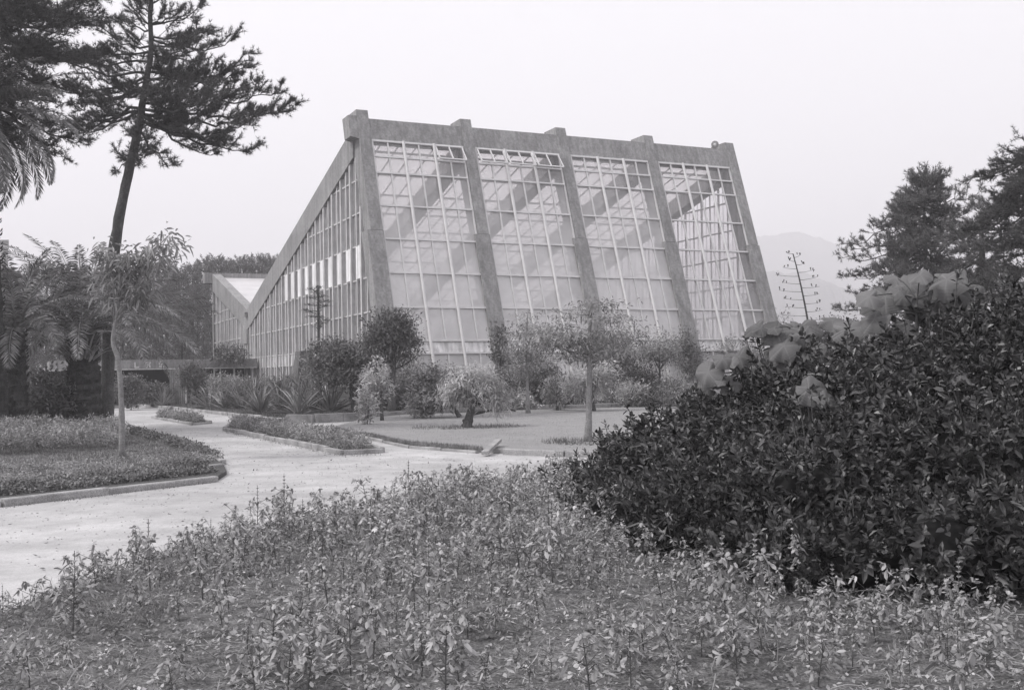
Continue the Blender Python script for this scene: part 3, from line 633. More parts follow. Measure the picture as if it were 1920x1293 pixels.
def palm(name, label, base, top, r0, nf, Lf, elr, droop, nlf=70, ll=.42, lw=.03, r1=None, azs=None, els=None, leaf=None, group=None):
    root = thing(name, base, label, 'palm tree', group); base, top = np.array(base, float), np.array(top, float); n = 40
    t = np.linspace(0, 1, n); pts = base + (top - base) * t[:, None]; rad = (r0 + ((r1 or r0) - r0) * t) * (1 + .07 * np.sign(np.sin(t * 60))) * (1 + .15 * np.exp(-t * 12))
    mb = MB(); mb.tube(pts, rad, 16, rough=.06)
    # leaf-base scars as small wedges round the trunk
    m_ = 260; a_ = rng.uniform(0, 2 * np.pi, m_); z = rng.uniform(.02, 1, m_); od = np.stack([np.cos(a_), np.sin(a_), np.zeros(m_)], 1); q = base + (top - base) * z[:, None] + od * (r0 * .93)
    mb.leaves(q, od * .7 + ZU, od, .16, .15, .1, 0, False); part(mb, 'trunk', M_palmbark, root)
    for i_ in range(nf):
        az = azs[i_] if azs is not None and i_ < len(azs) else i_ * 2.39996 + rng.uniform(-.2, .2)
        el = els[i_] if els is not None and i_ < len(els) else elr[0] + (elr[1] - elr[0]) * ((i_ + .5) / nf) + rng.uniform(-.1, .1)
        fb = MB(); frond(fb, top + np.array([math.cos(az), math.sin(az), .3]) * r0 * .3, az, el, Lf * rng.uniform(.85, 1.1), droop * rng.uniform(.8, 1.2) * (1.35 - .5 * max(el, 0)), nlf, ll, lw, rng.uniform(-.5, .5)); part(fb, 'frond', leaf or L_palm, root)
    return root
def blades(mb, base, n, Lb, wb, el=(.3, 1.3), bend=.5, az=None, seg=6, fold=.3):
    for i_ in range(n):
        a_ = rng.uniform(0, 2 * np.pi) if az is None else rng.uniform(*az); e0 = rng.uniform(*el); L_ = Lb * rng.uniform(.7, 1.15); t = np.linspace(0, 1, seg); ang = e0 - bend * rng.uniform(.2, 1.2) * t ** 2
        h = np.array([math.cos(a_), math.sin(a_), 0]); d = np.cos(ang)[:, None] * h + np.sin(ang)[:, None] * ZU; p = np.array(base) + h * .05 + np.concatenate([np.zeros((1, 3)), np.cumsum(d[:-1] * L_ / (seg - 1), 0)])
        sd_ = np.cross(h, ZU); up = np.cross(sd_, d); wv = wb * np.array([.75, 1, 1, .85, .55, .03])[:seg] if seg == 6 else wb * np.linspace(1, .05, seg)
        l_ = p + sd_ * wv[:, None] * .5 + up * wv[:, None] * fold; r_ = p - sd_ * wv[:, None] * .5 + up * wv[:, None] * fold
        V = np.stack([l_, p, r_], 1).reshape(-1, 3); fs = []
        for s_ in range(seg - 1):
            b = s_ * 3; fs += [[b, b + 1, b + 4, b + 3], [b + 1, b + 2, b + 5, b + 4]]
        mb.add(V, fs)
    return mb
# ================================================================== TREES
# ---- big leaning pine
Yp = 37.8; tp = [at(200, 812, Yp), at(203, 640, Yp), at(211, 480, Yp), at(227, 390, Yp), at(246, 300, Yp), at(261, 235, Yp), at(272, 165, Yp + .5), at(285, 95, Yp + .5), at(280, 20, Yp), at(290, -70, Yp)]
tp[0][2] = 0
br = []
for ti, x, y in [(.62, 555, 188), (.64, 535, 165), (.60, 500, 232), (.6, 520, 205), (.58, 465, 262), (.57, 420, 262), (.58, 380, 268), (.66, 470, 150), (.7, 448, 95), (.72, 452, 120), (.72, 425, 130), (.75, 410, 90), (.8, 400, 40), (.82, 385, 60), (.86, 372, 5), (.8, 350, 60), (.9, 350, -40), (.62, 430, 200), (.64, 400, 170), (.66, 380, 140),
                 (.6, 90, 225), (.62, 50, 215), (.6, 150, 232), (.64, 120, 190), (.68, 100, 160), (.7, 150, 130), (.72, 130, 100), (.76, 180, 95), (.78, 200, 60), (.84, 215, 25), (.9, 235, -20), (.66, 170, 180), (.68, 215, 150), (.64, 215, 200), (.7, 330, 130), (.64, 330, 190), (.6, 320, 225), (.75, 240, 90), (.82, 330, 30), (.88, 300, -30), (.86, 250, 10), (.74, 360, 100),
                 (.52, 312, 292), (.53, 298, 275), (.5, 285, 300), (.53, 228, 278), (.51, 226, 306), (.95, 280, -90), (.92, 340, -80)]:
    br.append((ti + rng.uniform(-.03, .03), at(x, y + (14 if y > 140 else 0), Yp)))
pine('pine_tree', 'tall pine with a bare leaning trunk rising behind the palm, wide dark crown', tp, .24, .055, br, L_pine, tw=.9, sub_=4, npt=12, nl=.17, nw=.019, spacing=.3, upb=.8, jit=1.1)
Yq = 31.; tq = [at(-75, 830, Yq), at(-70, 500, Yq), at(-50, 250, Yq), at(-40, 60, Yq), at(-20, -120, Yq)]; tq[0][2] = 0
br = [(ti, at(x, y, Yq)) for ti, x, y in [(.62, 60, 255), (.6, 20, 262), (.66, 110, 215), (.66, 60, 190), (.7, 140, 165), (.7, 60, 150), (.72, 100, 120), (.74, 160, 115), (.76, 150, 80), (.78, 60, 90), (.8, 185, 45), (.8, 120, 40), (.84, 190, 8), (.86, 140, -10), (.86, 60, 20), (.9, 120, -60), (.9, 60, -70), (.75, 20, 100), (.68, 20, 200), (.8, 20, 40), (.82, 90, 10), (.76, 110, 70), (.64, 100, 235), (.95, 180, -90)]]
pine('pine_tree', 'dark pine crown filling the top left corner behind the tall palm', tq, .3, .12, br, L_pine, tw=1.0, sub_=4, npt=11, nl=.15, nw=.017, spacing=.2, jit=1.6)
# ---- right-hand pines
Yr = 46.; tr0 = [at(1738, 700, Yr), at(1736, 520, Yr), at(1733, 400, Yr), at(1732, 322, Yr)]; tr0[0][2] = 0
br = []
for k in range(115):
    t = rng.uniform(0, 1) ** .8; y = 335 + 265 * t; wdt = 8 + 132 * t ** .95; sd_ = -1 if k % 2 else 1; x = 1733 + sd_ * wdt * rng.uniform(.45, 1.05); br.append((min(.99, (700 - y - 12) / 378), at(x, y - 8 * rng.uniform(0, 1.5), Yr)))
br += [((700 - y) / 378, at(x, y - 10, Yr)) for x, y in [(1590, 492), (1596, 478), (1610, 455), (1603, 520), (1612, 560), (1628, 440), (1650, 425), (1668, 396)]]
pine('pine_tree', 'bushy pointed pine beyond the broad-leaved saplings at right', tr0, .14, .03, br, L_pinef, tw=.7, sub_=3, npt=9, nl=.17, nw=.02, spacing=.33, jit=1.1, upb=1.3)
Yr = 34.; tr0 = [at(1990, 760, Yr), at(1985, 500, Yr), at(1965, 300, Yr), at(1960, 180, Yr)]; tr0[0][2] = 0
br = [((760 - y - 35) / 580, at(x, y + 35, Yr)) for x, y in [(1850, 290), (1872, 330), (1898, 285), (1915, 275), (1838, 372), (1848, 395), (1862, 420), (1880, 360), (1900, 330), (1905, 400), (1840, 440), (1870, 460), (1900, 450), (1880, 500), (1905, 520), (1850, 500), (1915, 360), (1920, 420), (1890, 390), (1860, 350), (1910, 300), (1900, 545), (1925, 480), (1930, 320)]]
pine('pine_tree', 'dark pine reaching in from the right edge', tr0, .25, .08, br, L_pine, tw=.85, sub_=4, npt=11, nl=.15, nw=.018, spacing=.2)
Yr = 42.; tr0 = [at(1845, 700, Yr), at(1842, 500, Yr), at(1840, 400, Yr)]; tr0[0][2] = 0
br = [(min(.98, (700 - y) / 300), at(x, y, Yr)) for x, y in [(1800, 420), (1820, 400), (1842, 385), (1870, 405), (1785, 450), (1775, 480), (1790, 510), (1780, 545), (1800, 470), (1830, 440), (1860, 450), (1880, 470), (1895, 500), (1900, 540), (1870, 520), (1830, 520), (1810, 560), (1850, 570), (1885, 580), (1800, 590), (1840, 480), (1770, 520), (1765, 570), (1790, 430), (1815, 600), (1860, 600)]]
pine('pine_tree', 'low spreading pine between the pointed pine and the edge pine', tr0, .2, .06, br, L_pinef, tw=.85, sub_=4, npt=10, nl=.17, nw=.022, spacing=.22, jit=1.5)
# ---- forest behind
def forest_proto(seed, Ht=12.0, wdt=3.4):
    root = thing('forest_pine', (0, 0, 0), 'hazy pine in the wood behind the low wing and the palms', 'pine tree', 'pines of the wood behind the glasshouse'); t = MB(); t.tube([(0, 0, 0), (.1, 0, Ht * .5), (0, 0, Ht * .97)], [.2, .14, .03], 7); f = MB()
    n = 300; z = rng.uniform(.12, 1, n) ** .9; a_ = rng.uniform(0, 2 * np.pi, n); rr = wdt * (1 - z) ** .75 * rng.uniform(.25, 1.15, n) * (1 + .3 * np.sin(a_ * 3 + z * 9 + seed)) + .1; c = np.stack([np.cos(a_) * rr, np.sin(a_) * rr, z * Ht], 1)
    for q in c[::9]: t.tube([(0, 0, q[2] * .92), q], [.04, .01], 4)
    per = 34; tv = np.tile(np.linspace(0, 1, per), n)[:, None]; up_ = np.repeat(nrm(nrm(c * [1, 1, 0] + 1e-3) * .6 + rng.normal(size=(n, 3)) * .35 + ZU), per, 0)
    pos = np.repeat(c, per, 0) + up_ * tv * .8 + rng.normal(size=(n * per, 3)) * .05; d = up_ * .6 + rng.normal(size=(n * per, 3)) * .5
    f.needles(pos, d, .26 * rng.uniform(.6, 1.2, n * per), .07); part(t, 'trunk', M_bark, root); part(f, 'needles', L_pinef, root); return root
fps = [forest_proto(k) for k in range(3)]; used = set()
spots = [(288, 505, 92), (312, 498, 100), (335, 508, 95), (360, 503, 104), (385, 492, 112), (405, 490, 108), (428, 496, 118), (450, 492, 112), (472, 490, 116), (492, 488, 120), (512, 490, 122), (535, 500, 124), (265, 510, 88), (240, 515, 92), (215, 520, 98), (185, 515, 90), (150, 510, 96), (120, 505, 92), (88, 500, 100), (60, 505, 90), (30, 512, 96), (0, 515, 92), (-30, 505, 98), (300, 540, 80), (340, 560, 82), (270, 560, 78), (370, 545, 92), (230, 560, 76), (180, 560, 80), (110, 560, 78), (50, 560, 80), (0, 560, 78)]
for i_, (x, y, Yd) in enumerate(spots):
    pt = fps[i_ % 3]; p = at(x, y, Yd); h = p[2]; q = (p[0], Yd, -.05)
    if i_ < 3: pt.location = q; pt.scale = (h / 12,) * 3; pt.rotation_euler = (0, 0, rng.uniform(0, 6)); continue
    copy_thing(pt, q, rng.uniform(0, 6), h / 12)
# seen through / beyond the glasshouse: inner plants
for x, y, Yd, s_, lab_ in [(7.5, 20, 0, 3.6, 'tropical tree inside the glasshouse behind the second bay'), (12.5, 24, 0, 4.6, 'tallest indoor tree, behind the third bay of the glasshouse'), (4, 24, 0, 4.2, 'leafy tropical tree inside the glasshouse behind the first bay'), (17, 22, 0, 3.6, 'tropical tree inside the glasshouse well back in the rightmost bay'), (19, 8, 0, 3.4, 'indoor tree close behind the rightmost bay by its last column'), (9, 34, 0, 4.2, 'tropical tree deep in the rear wing behind the second bay'), (15, 36, 0, 4.4, 'tropical tree deep in the rear wing behind the third bay')]:
    b = P(x, y, .13); c = b + ZU * s_ * .75
    tree('indoor_tree', lab_, 'tree', [b, b + ZU * s_ * .45, c], .12, .05, [(c, np.array([1.5, 1.5, s_ * .3]), 45), (c + [0, .3, s_ * .22], np.array([.9, .9, .7]), 18)], L_mid, 14, .35, .13, .3, nb=8, group='trees inside the glasshouse')
# ================================================================== PALMS
pb = gnd(160, 808); pt_ = at(155, 628, pb[1])
azs = list(np.linspace(-3.3, .35, 17) + rng.uniform(-.08, .08, 17)) + [2.6, 3.3, .6, -.2, 3.0, .1]; els = list(np.where(np.abs(np.linspace(-3.3, .35, 17) + 1.57) < .75, 1.15, rng.uniform(.35, .8, 17))) + [1.15, 1.0, 1.05, .95, .6, .75]
palm('palm_tree', 'stout short-trunked palm with an arching crown right of the paired trunks', pb, pt_, .52, 46, 4.35, (1.5, .2), 1.15, 70, .50, .038, .5, azs, els)
pb2 = gnd(36, 817); pt2 = at(30, 622, pb2[1] + .5); palm('palm_tree', 'slimmer dark palm second from the left edge', pb2, pt2, .29, 26, 3.0, (1.45, .1), 1.2, 54, .46, .048, .27)
pb3 = gnd(2, 818); pt3 = at(-30, 215, pb3[1] - 2.5)
palm('palm_tree', 'tall palm at the left edge with fronds hanging into the picture', pb3, pt3, .27, 46, 3.1, (1.2, -.9), 1.0, 74, .44, .042, .2)
# fern growing on the stout palm
f0 = at(152, 668, pb[1] - .55); mb = MB()
for k in range(44):
    a_ = rng.uniform(math.pi * .95, 2.05 * math.pi); fb = f0 + np.array([math.cos(a_) * .35, math.sin(a_) * .15, rng.uniform(-.2, .2)]); blades(mb, fb, 1, 1.0, .07, (.5, 1.2), 2.6, az=(a_ - .2, a_ + .2), seg=6)
tag(mb.build('fern', L_mid), 'drooping strap-leaved fern growing on the stout palm trunk', 'fern')
# ================================================================== BACK BED SHRUBS AND LAWN TREES
def gz(x, y, z=.1): return gnd(x, y, z)
# dark round evergreen with its stem
b = at(733, 735, 43.5); b[2] = .1
tree('evergreen_tree', 'dark round-headed evergreen in front of the leaning corner column', 'tree', [b, at(735, 715, 43.5), at(738, 680, 43.5), at(740, 640, 43.5)], .16, .07,
     [B(735, 630, 43.5, 46, 42, 150), B(705, 650, 43.5, 30, 28, 50), B(762, 650, 43.5, 22, 30, 40), B(740, 600, 43.5, 30, 20, 50)], L_dark, 26, .17, .06, .16, nb=18, up=.4)
b = at(664, 768, 45); b[2] = .1
tree('spreading_bush', 'wide sprawling dark bush left of the round evergreen', 'bush', [b, at(660, 745, 45), at(658, 715, 45), at(655, 690, 45)], .12, .05,
     [B(650, 670, 45, 48, 32, 130), B(615, 665, 45.5, 30, 28, 60), B(680, 690, 44.5, 26, 32, 60), B(640, 705, 45, 50, 18, 60), B(690, 660, 45, 20, 25, 30)], L_dark, 26, .18, .065, .17, nb=14, up=.2)
# slender pale shrub tree
b = gz(716, 788); Y1 = b[1]
tree('slender_tree', 'small pale tree on a thin straight stem at the left tip of the lawn', 'tree', [b, at(715, 735, Y1), at(712, 705, Y1)], .055, .03,
     [B(705, 705, Y1, 24, 28, 60), B(722, 725, Y1, 16, 16, 20), B(700, 735, Y1, 18, 20, 24)], L_light, 15, .15, .055, .13, nb=12)
b = gz(690, 795); Y1 = b[1]
tree('leafy_shrub', 'small pale shrub at the very tip of the lawn beside the thin straight stem', 'shrub', [b, at(690, 780, Y1), at(691, 760, Y1)], .025, .015, [B(690, 752, Y1, 17, 15, 26), B(688, 775, Y1, 12, 14, 16)], L_light, 24, .14, .06, .09, nb=8)
# weeping maple
b = gz(876, 801); Y1 = b[1]
wm = tree('weeping_maple', 'pale weeping tree with a dark crooked trunk on the lawn', 'tree', [b, at(879, 785, Y1), at(882, 772, Y1), at(889, 752, Y1), at(888, 730, Y1)], .15, .07,
     [B(888, 718, Y1, 58, 20, 110), B(925, 740, Y1, 26, 20, 50), B(850, 735, Y1, 30, 18, 50), B(895, 696, Y1, 30, 10, 30), B(938, 762, Y1, 12, 8, 12), B(885, 742, Y1, 30, 10, 24)], L_light, 16, .18, .034, .12, nb=28, up=-.1, droop=.45, hollow=.2, bark=M_bark)
mb = MB(); q = at(872, 790, Y1); mb.tube([at(877, 791, Y1), q, q + np.array([-.05, -.05, .04])], [.09, .07, .05], 7); part(mb, 'pruned_stub', M_bark, wm)
b = gz(862, 782, .1); tree('leafy_shrub', 'loose grey-green bush directly left of and behind the weeping tree', 'shrub', [b, at(848, 760, b[1]), at(835, 735, b[1])], .08, .04,
     [B(810, 735, b[1], 42, 34, 110), B(850, 720, b[1], 30, 30, 60), B(785, 755, b[1], 24, 20, 40), B(800, 705, b[1], 26, 16, 40)], L_mid, 26, .17, .06, .16, nb=12)
# thin conifer-like sapling
b = gz(990, 774); Y1 = b[1]
tree('slender_tree', 'thin upright tree with a light tiered crown at the back of the lawn', 'tree', [b, at(989, 740, Y1), at(988, 680, Y1), at(988, 620, Y1), at(989, 585, Y1)], .085, .02,
     [B(988, 600, Y1, 9, 18, 14), B(988, 628, Y1, 28, 10, 34), B(970, 655, Y1, 24, 12, 34), B(1010, 650, Y1, 30, 12, 36), B(990, 680, Y1, 42, 13, 50), B(970, 700, Y1, 26, 12, 24)], L_mid, 13, .16, .045, np.array([.3, .25, .07]), nb=30, up=.1, bark=M_barkl)
# the tall lawn tree
b = gz(1103, 827); Y1 = b[1]
tl = tree('lawn_tree', 'layered tree with a straight speckled trunk standing on the lawn near the dark bush', 'tree', [b, at(1104, 780, Y1), at(1105, 720, Y1), at(1105, 660, Y1), at(1106, 610, Y1), at(1108, 560, Y1)], .085, .03,
     [B(1118, 572, Y1, 46, 8, 26), B(1080, 590, Y1, 42, 7, 20), B(1150, 598, Y1, 46, 8, 26), B(1055, 630, Y1, 62, 9, 80), B(1040, 615, Y1, 34, 7, 30), B(1150, 628, Y1, 72, 12, 60), B(1095, 650, Y1, 66, 9, 46), B(1180, 655, Y1, 40, 10, 26), B(1030, 645, Y1, 32, 7, 34), B(1090, 668, Y1, 26, 12, 26), B(1130, 662, Y1, 30, 14, 30)], L_mid, 12, .12, .034, np.array([.24, .2, .06]), nb=18, up=.05, droop=.3, bark=M_barkl, hollow=.1)
tl_s = MB(); q = gz(1097, 827); tl_s.bar(q, q + ZU * .35, [.02, 0, 0], [0, .02, 0]); tag(tl_s.build('stake', M_concl), 'short pale stake at the foot of the speckled trunk on the lawn', 'stake')
# dark vine up the second column, shrubs between
def shrub(x, y, Yd, blobs, leaf, label, ln=.16, wd=.055, per=17, sp_=.17, name='shrub', cat='shrub', nb=8, up=.3, base=.1):
    b_ = at(x, y, Yd); b_[2] = base; c0 = blobs[0][0]
    return tree(name, label, cat, [b_, (b_ + c0) / 2 + rng.normal(size=3) * .04, c0], .07, .03, blobs, leaf, per, ln, wd, sp_, nb=nb, up=up)
shrub(945, 760, 47.2, [B(938, 655, 47, 16, 34, 60), B(945, 715, 47, 24, 34, 90), B(936, 628, 47, 9, 16, 20)], L_dark, 'dark climbing shrub wrapped round the foot of the second leaning column', name='climbing_shrub')
shrub(1012, 762, 48.5, [B(1000, 690, 48.5, 44, 30, 120), B(1030, 720, 48.5, 40, 26, 80), B(985, 730, 48.5, 34, 22, 60)], L_dark, 'dark bush filling the second bay behind the thin upright tree')
shrub(1045, 768, 44.5, [B(1046, 735, 44.5, 27, 27, 80)], L_mid, 'rounded grey-green shrub at the lawn edge, just left of the layered lawn tree')
shrub(1150, 770, 50, [B(1150, 665, 50, 46, 34, 150), B(1175, 690, 50, 30, 26, 60), B(1120, 690, 50, 26, 22, 40), B(1150, 640, 50, 34, 18, 40)], L_dark, 'dark round bush in front of the third bay with dark stems beneath', nb=14)
b = gz(1114, 770); shrub(1114, 770, b[1], [B(1108, 712, b[1], 42, 22, 110), B(1128, 697, b[1], 26, 14, 40), B(1085, 725, b[1], 24, 16, 40)], L_light, 'pale clipped shrub like a cushion behind the layered lawn tree', ln=.2, wd=.05, up=-.05)
shrub(1184, 768, 47, [B(1184, 738, 47, 28, 20, 70)], L_light, 'low pale bushy shrub at the lawn edge right of the layered lawn tree')
shrub(1236, 770, 51, [B(1235, 650, 51, 44, 18, 90), B(1215, 665, 51, 26, 14, 40), B(1255, 670, 51, 26, 14, 40)], L_mid, 'flat-topped small tree on a stout dark stem in front of the third bay', nb=14)
shrub(1300, 765, 54, [B(1295, 680, 53, 22, 44, 100), B(1285, 640, 53, 14, 20, 30)], L_dark, 'climbing shrub covering the foot of the fourth leaning column', name='climbing_shrub')
shrub(1360, 765, 55, [B(1350, 655, 55, 50, 20, 100), B(1400, 665, 55, 40, 26, 80), B(1330, 690, 55, 36, 30, 70)], L_mid, 'tangled grey shrub under the rightmost glazed bay')
shrub(1412, 765, 60, [B(1405, 590, 60, 20, 36, 90), B(1412, 560, 60, 9, 22, 24)], L_dark, 'tall dark shrub seen against the foot of the rightmost column', base=.1)
shrub(1450, 765, 58, [B(1450, 610, 58, 28, 26, 60), B(1430, 600, 58, 20, 20, 30)], L_light, 'pale airy shrub at the right corner of the glasshouse')
shrub(1240, 765, 46.5, [B(1240, 745, 46.5, 44, 14, 80), B(1200, 748, 46.5, 26, 12, 40)], L_dark, 'low dark shrub beneath the flat-topped small tree')
shrub(1320, 768, 46, [B(1310, 748, 46, 50, 16, 90)], L_mid, 'low grey shrub showing above the left shoulder of the big glossy bush')
shrub(770, 770, 46, [B(775, 700, 46, 30, 22, 60)], L_mid, 'small shrub against the first bay right of the round evergreen')
# right background thickets closing the view behind the big bush
for x, y, Yd, rx, ry, lab in [(1560, 640, 60, 60, 34, 'dim low thicket beyond the saplings, left of the pointed pine'), (1660, 640, 52, 70, 50, 'dark thicket at the foot of the pointed pine'), (1800, 640, 44, 80, 50, 'dark thicket at the foot of the low spreading pine'), (1920, 620, 38, 60, 60, 'dark thicket at the foot of the edge pine')]:
    shrub(x, y + 60, Yd, [B(x, y, Yd, rx, ry, 260)], L_dark, lab, ln=.22, wd=.1, per=20, sp_=.3, name='thicket')
for x, y, Yd, rx, ry, lf, lab in [(905, 742, 46, 40, 24, L_mid, 'loose bush between the weeping tree and the second leaning column'), (965, 752, 46.5, 34, 16, L_light, 'pale straggling bush left of the thin upright tree'), (1080, 745, 48, 40, 20, L_dark, 'dark loose bush behind the pale cushion shrub'),
                               (1270, 735, 50, 40, 26, L_mid, 'loose bush at the foot of the fourth leaning column'), (1205, 715, 51.5, 34, 24, L_dark, 'dark bush behind the flat-topped small tree'), (700, 745, 46, 40, 22, L_dark, 'dark bush filling the shade beneath the round evergreen'), (600, 690, 47, 34, 26, L_mid, 'grey outer sprays of the bush beside the dark slanting block'), (770, 735, 45, 34, 26, L_mid, 'loose bush between the thin straight stem and the weeping tree')]:
    shrub(x, y + 30, Yd, [B(x, y, Yd, rx, ry, 90), B(x + rx * .5, y + 6, Yd, rx * .6, ry * .7, 30), B(x - rx * .4, y - ry * .5, Yd, rx * .5, ry * .5, 26)], lf, lab)
# thin branching plant against the side wall
b = at(597, 760, 52); b[2] = .1
mb = MB(); pts = [b, at(597, 690, 52), at(598, 600, 52), at(596, 540, 52)]; mb.tube(bez(pts[0], pts[2], pts[3], 8), np.linspace(.09, .04, 8), 6)
rt_ = thing('monkey_puzzle', b, 'thin dark sparsely tufted tree silhouetted against the slatted side wall', 'tree'); f = MB()
for k in range(15):
    y = 540 + 75 * k / 14; c = at(597, y, 52); a_ = rng.uniform(0, 6.28); l_ = rng.uniform(.35, .85) * (0.6 + .4 * k / 14); e_ = c + np.array([math.cos(a_) * l_, math.sin(a_) * l_ * .6, rng.uniform(0, .15)]); mb.tube(bez(c, (c + e_) / 2 - ZU * .06, e_, 4), [.02, .018, .015, .01], 4)
    f.needles(np.repeat(e_[None], 70, 0) + rng.normal(size=(70, 3)) * np.array([.13, .1, .035]), rng.normal(size=(70, 3)) + ZU * .3, .10, .03); f.needles(np.repeat(c[None], 30, 0) + rng.normal(size=(30, 3)) * .06, rng.normal(size=(30, 3)), .12, .03)
part(mb, 'trunk', M_bark, rt_); part(f, 'needles', L_pine, rt_)
# potted greenery on the canopy
for x, lab in [(418, 'small dark shrub on the canopy roof nearer the palms'), (447, 'small dark shrub on the canopy roof nearer the valley column')]:
    q = at(x, 672, 69); q[2] = 2.98; shrub(x, 672, 69.5, [B(x, 662, 69.5, 18, 13, 40)], L_dark, lab, base=2.98, ln=.22, wd=.08, per=16)
# under-planting left of the entrance
for x, y, Yd, rx, ry, lf, lab in [(285, 735, 64, 34, 16, L_dark, 'low dark planting in front of the entrance opening'), (240, 730, 60, 26, 28, L_dark, 'dark shrub between the pine trunk and the entrance'), (360, 705, 62, 26, 30, L_dark, 'dark shrub behind the boarded screen'), (395, 722, 66, 50, 18, L_mid, 'loose bush behind the left agaves'), (455, 724, 64, 50, 16, L_mid, 'loose bush under the right end of the canopy'), (540, 724, 63, 40, 12, L_dark, 'dark bush behind the middle agaves'),
                              (95, 745, 35.6, 44, 50, L_dark, 'dense dark glossy shrub between the palm trunks'), (60, 760, 37.5, 60, 42, L_dark, 'dark shrub behind the paired palm trunks'), (110, 770, 38, 60, 36, L_dark, 'dark shrub behind the stout palm')]:
    shrub(x, y + 40, Yd, [B(x, y, Yd, rx, ry, 170)], lf, lab, ln=.16, wd=.07, per=22, sp_=.14)
# thin curved sapling in front of the palm
b = gz(229, 860, .08); Y1 = b[1]
tree('curved_sapling', 'pale crooked sapling in front of the stout palm with a drooping leafy top', 'tree', [b, at(229, 800, Y1), at(226, 720, Y1), at(222, 672, Y1), at(211, 645, Y1), at(214, 615, Y1), at(222, 575, Y1), at(226, 520, Y1), at(222, 480, Y1)], .06, .025,
     [B(235, 490, Y1, 40, 22, 34), B(290, 480, Y1, 34, 18, 22), B(315, 455, Y1, 28, 16, 16), B(215, 530, Y1, 36, 22, 24), B(265, 540, Y1, 34, 18, 18), B(240, 570, Y1, 30, 14, 12), B(200, 480, Y1, 16, 14, 10)], L_mid, 8, .17, .045, .12, nb=26, up=-.25, droop=.5, bark=M_barkl, simple=False)
# yucca, agaves
mb = blades(MB(), at(305, 750, 60) * [1, 1, 0] + ZU * .3, 40, 1.0, .06, (.1, 1.4), .25); tag(mb.build('yucca', L_agave), 'spiky pale yucca in front of the entrance opening beside the boarded screen', 'yucca')
AG = [(392, 766, 1.5, 'leftmost'), (420, 768, 1.8, ''), (455, 769, 1.7, ''), (490, 776, 1.5, ''), (527, 770, 2.1, ''), (560, 779, 1.5, ''), (585, 771, 2.1, ''), (620, 774, 1.9, ''), (475, 764, 2.1, ''), (552, 764, 2.4, '')]
labs = ['agave at the left end of the clump, beside the boarded screen', 'tall-bladed agave second from the left of the clump', 'agave under the right end of the canopy', 'low agave with pale dead blades near the kerb', 'large agave with upright blades in the middle of the clump', 'low splayed agave closest to the kerb with pale fallen blades', 'tall agave below the dark slanting block', 'agave at the right end of the clump beside the shaded planter wall', 'agave at the back of the clump below the canopy end', 'agave at the back of the clump against the side wall']
for (x, y, s_, _), lb in zip(AG, labs):
    q = gz(x, y, .11); mb = MB(); blades(mb, q, 52, s_, .085, (.1, 1.45), .9, fold=.4); tag(mb.build('agave', L_agave), lb, 'agave', 'agaves along the back bed')
for x, y, s_, lb in [(748, 772, 1.3, 'small agave between the thin straight stem and the weeping tree'), (968, 765, 1.3, 'agave in the gap left of the thin upright tree'), (1018, 762, 1.2, 'agave right of the thin upright tree'), (925, 772, 1.1, 'small agave just right of the weeping tree')]:
    q = gz(x, y, .11); mb = MB(); blades(mb, q, 26, s_, .12, (.1, 1.3), .8, fold=.35); tag(mb.build('agave', L_agave), lb, 'agave', 'agaves along the back bed')
# agave flower stalk
b = at(1528, 640, 24); e_ = at(1487, 476, 24); rt_ = thing('agave_flower_stalk', at(1535, 690, 24) * [1, 1, 0] + ZU * .1, 'leaning dead agave flower stalk with thin side branches against the hazy hill', 'flower stalk')
mb = MB(); sp_ = bez(np.array(rt_.location), b + [0, 0, .2], e_, 16); mb.tube(sp_, np.linspace(.04, .012, 16), 6); sb = MB()
for k in range(26):
    t = .42 + .58 * k / 25; c = np.array([np.interp(t, np.linspace(0, 1, 16), sp_[:, a_]) for a_ in range(3)]); sgn = -1 if k % 2 else 1; l_ = .8 * (1.15 - t) ** .35 * rng.uniform(.6, 1.15); 
    if t > .93: l_ *= .5
    a_ = rng.uniform(-.6, .6); tip = c + np.array([sgn * math.cos(a_) * l_, math.sin(a_) * l_, .02 + .05 * rng.random()]); sb.tube(bez(c, (c + tip) / 2 - ZU * .03, tip, 5), [.006, .0045, .004, .0035, .003], 4)
    for _ in range(3):
        u = rng.uniform(.6, 1.0); q = c + (tip - c) * u + rng.normal(size=3) * .015; sb.tube([q, q + ZU * .05 + rng.normal(size=3) * .012], [.007, .014], 5)
part(mb, 'stalk', M_bark, rt_); part(sb, 'side_branches', M_bark, rt_); ro = MB(); blades(ro, np.array(rt_.location), 26, 1.1, .1, (.2, 1.4), .6); part(ro, 'rosette', L_agave, rt_)
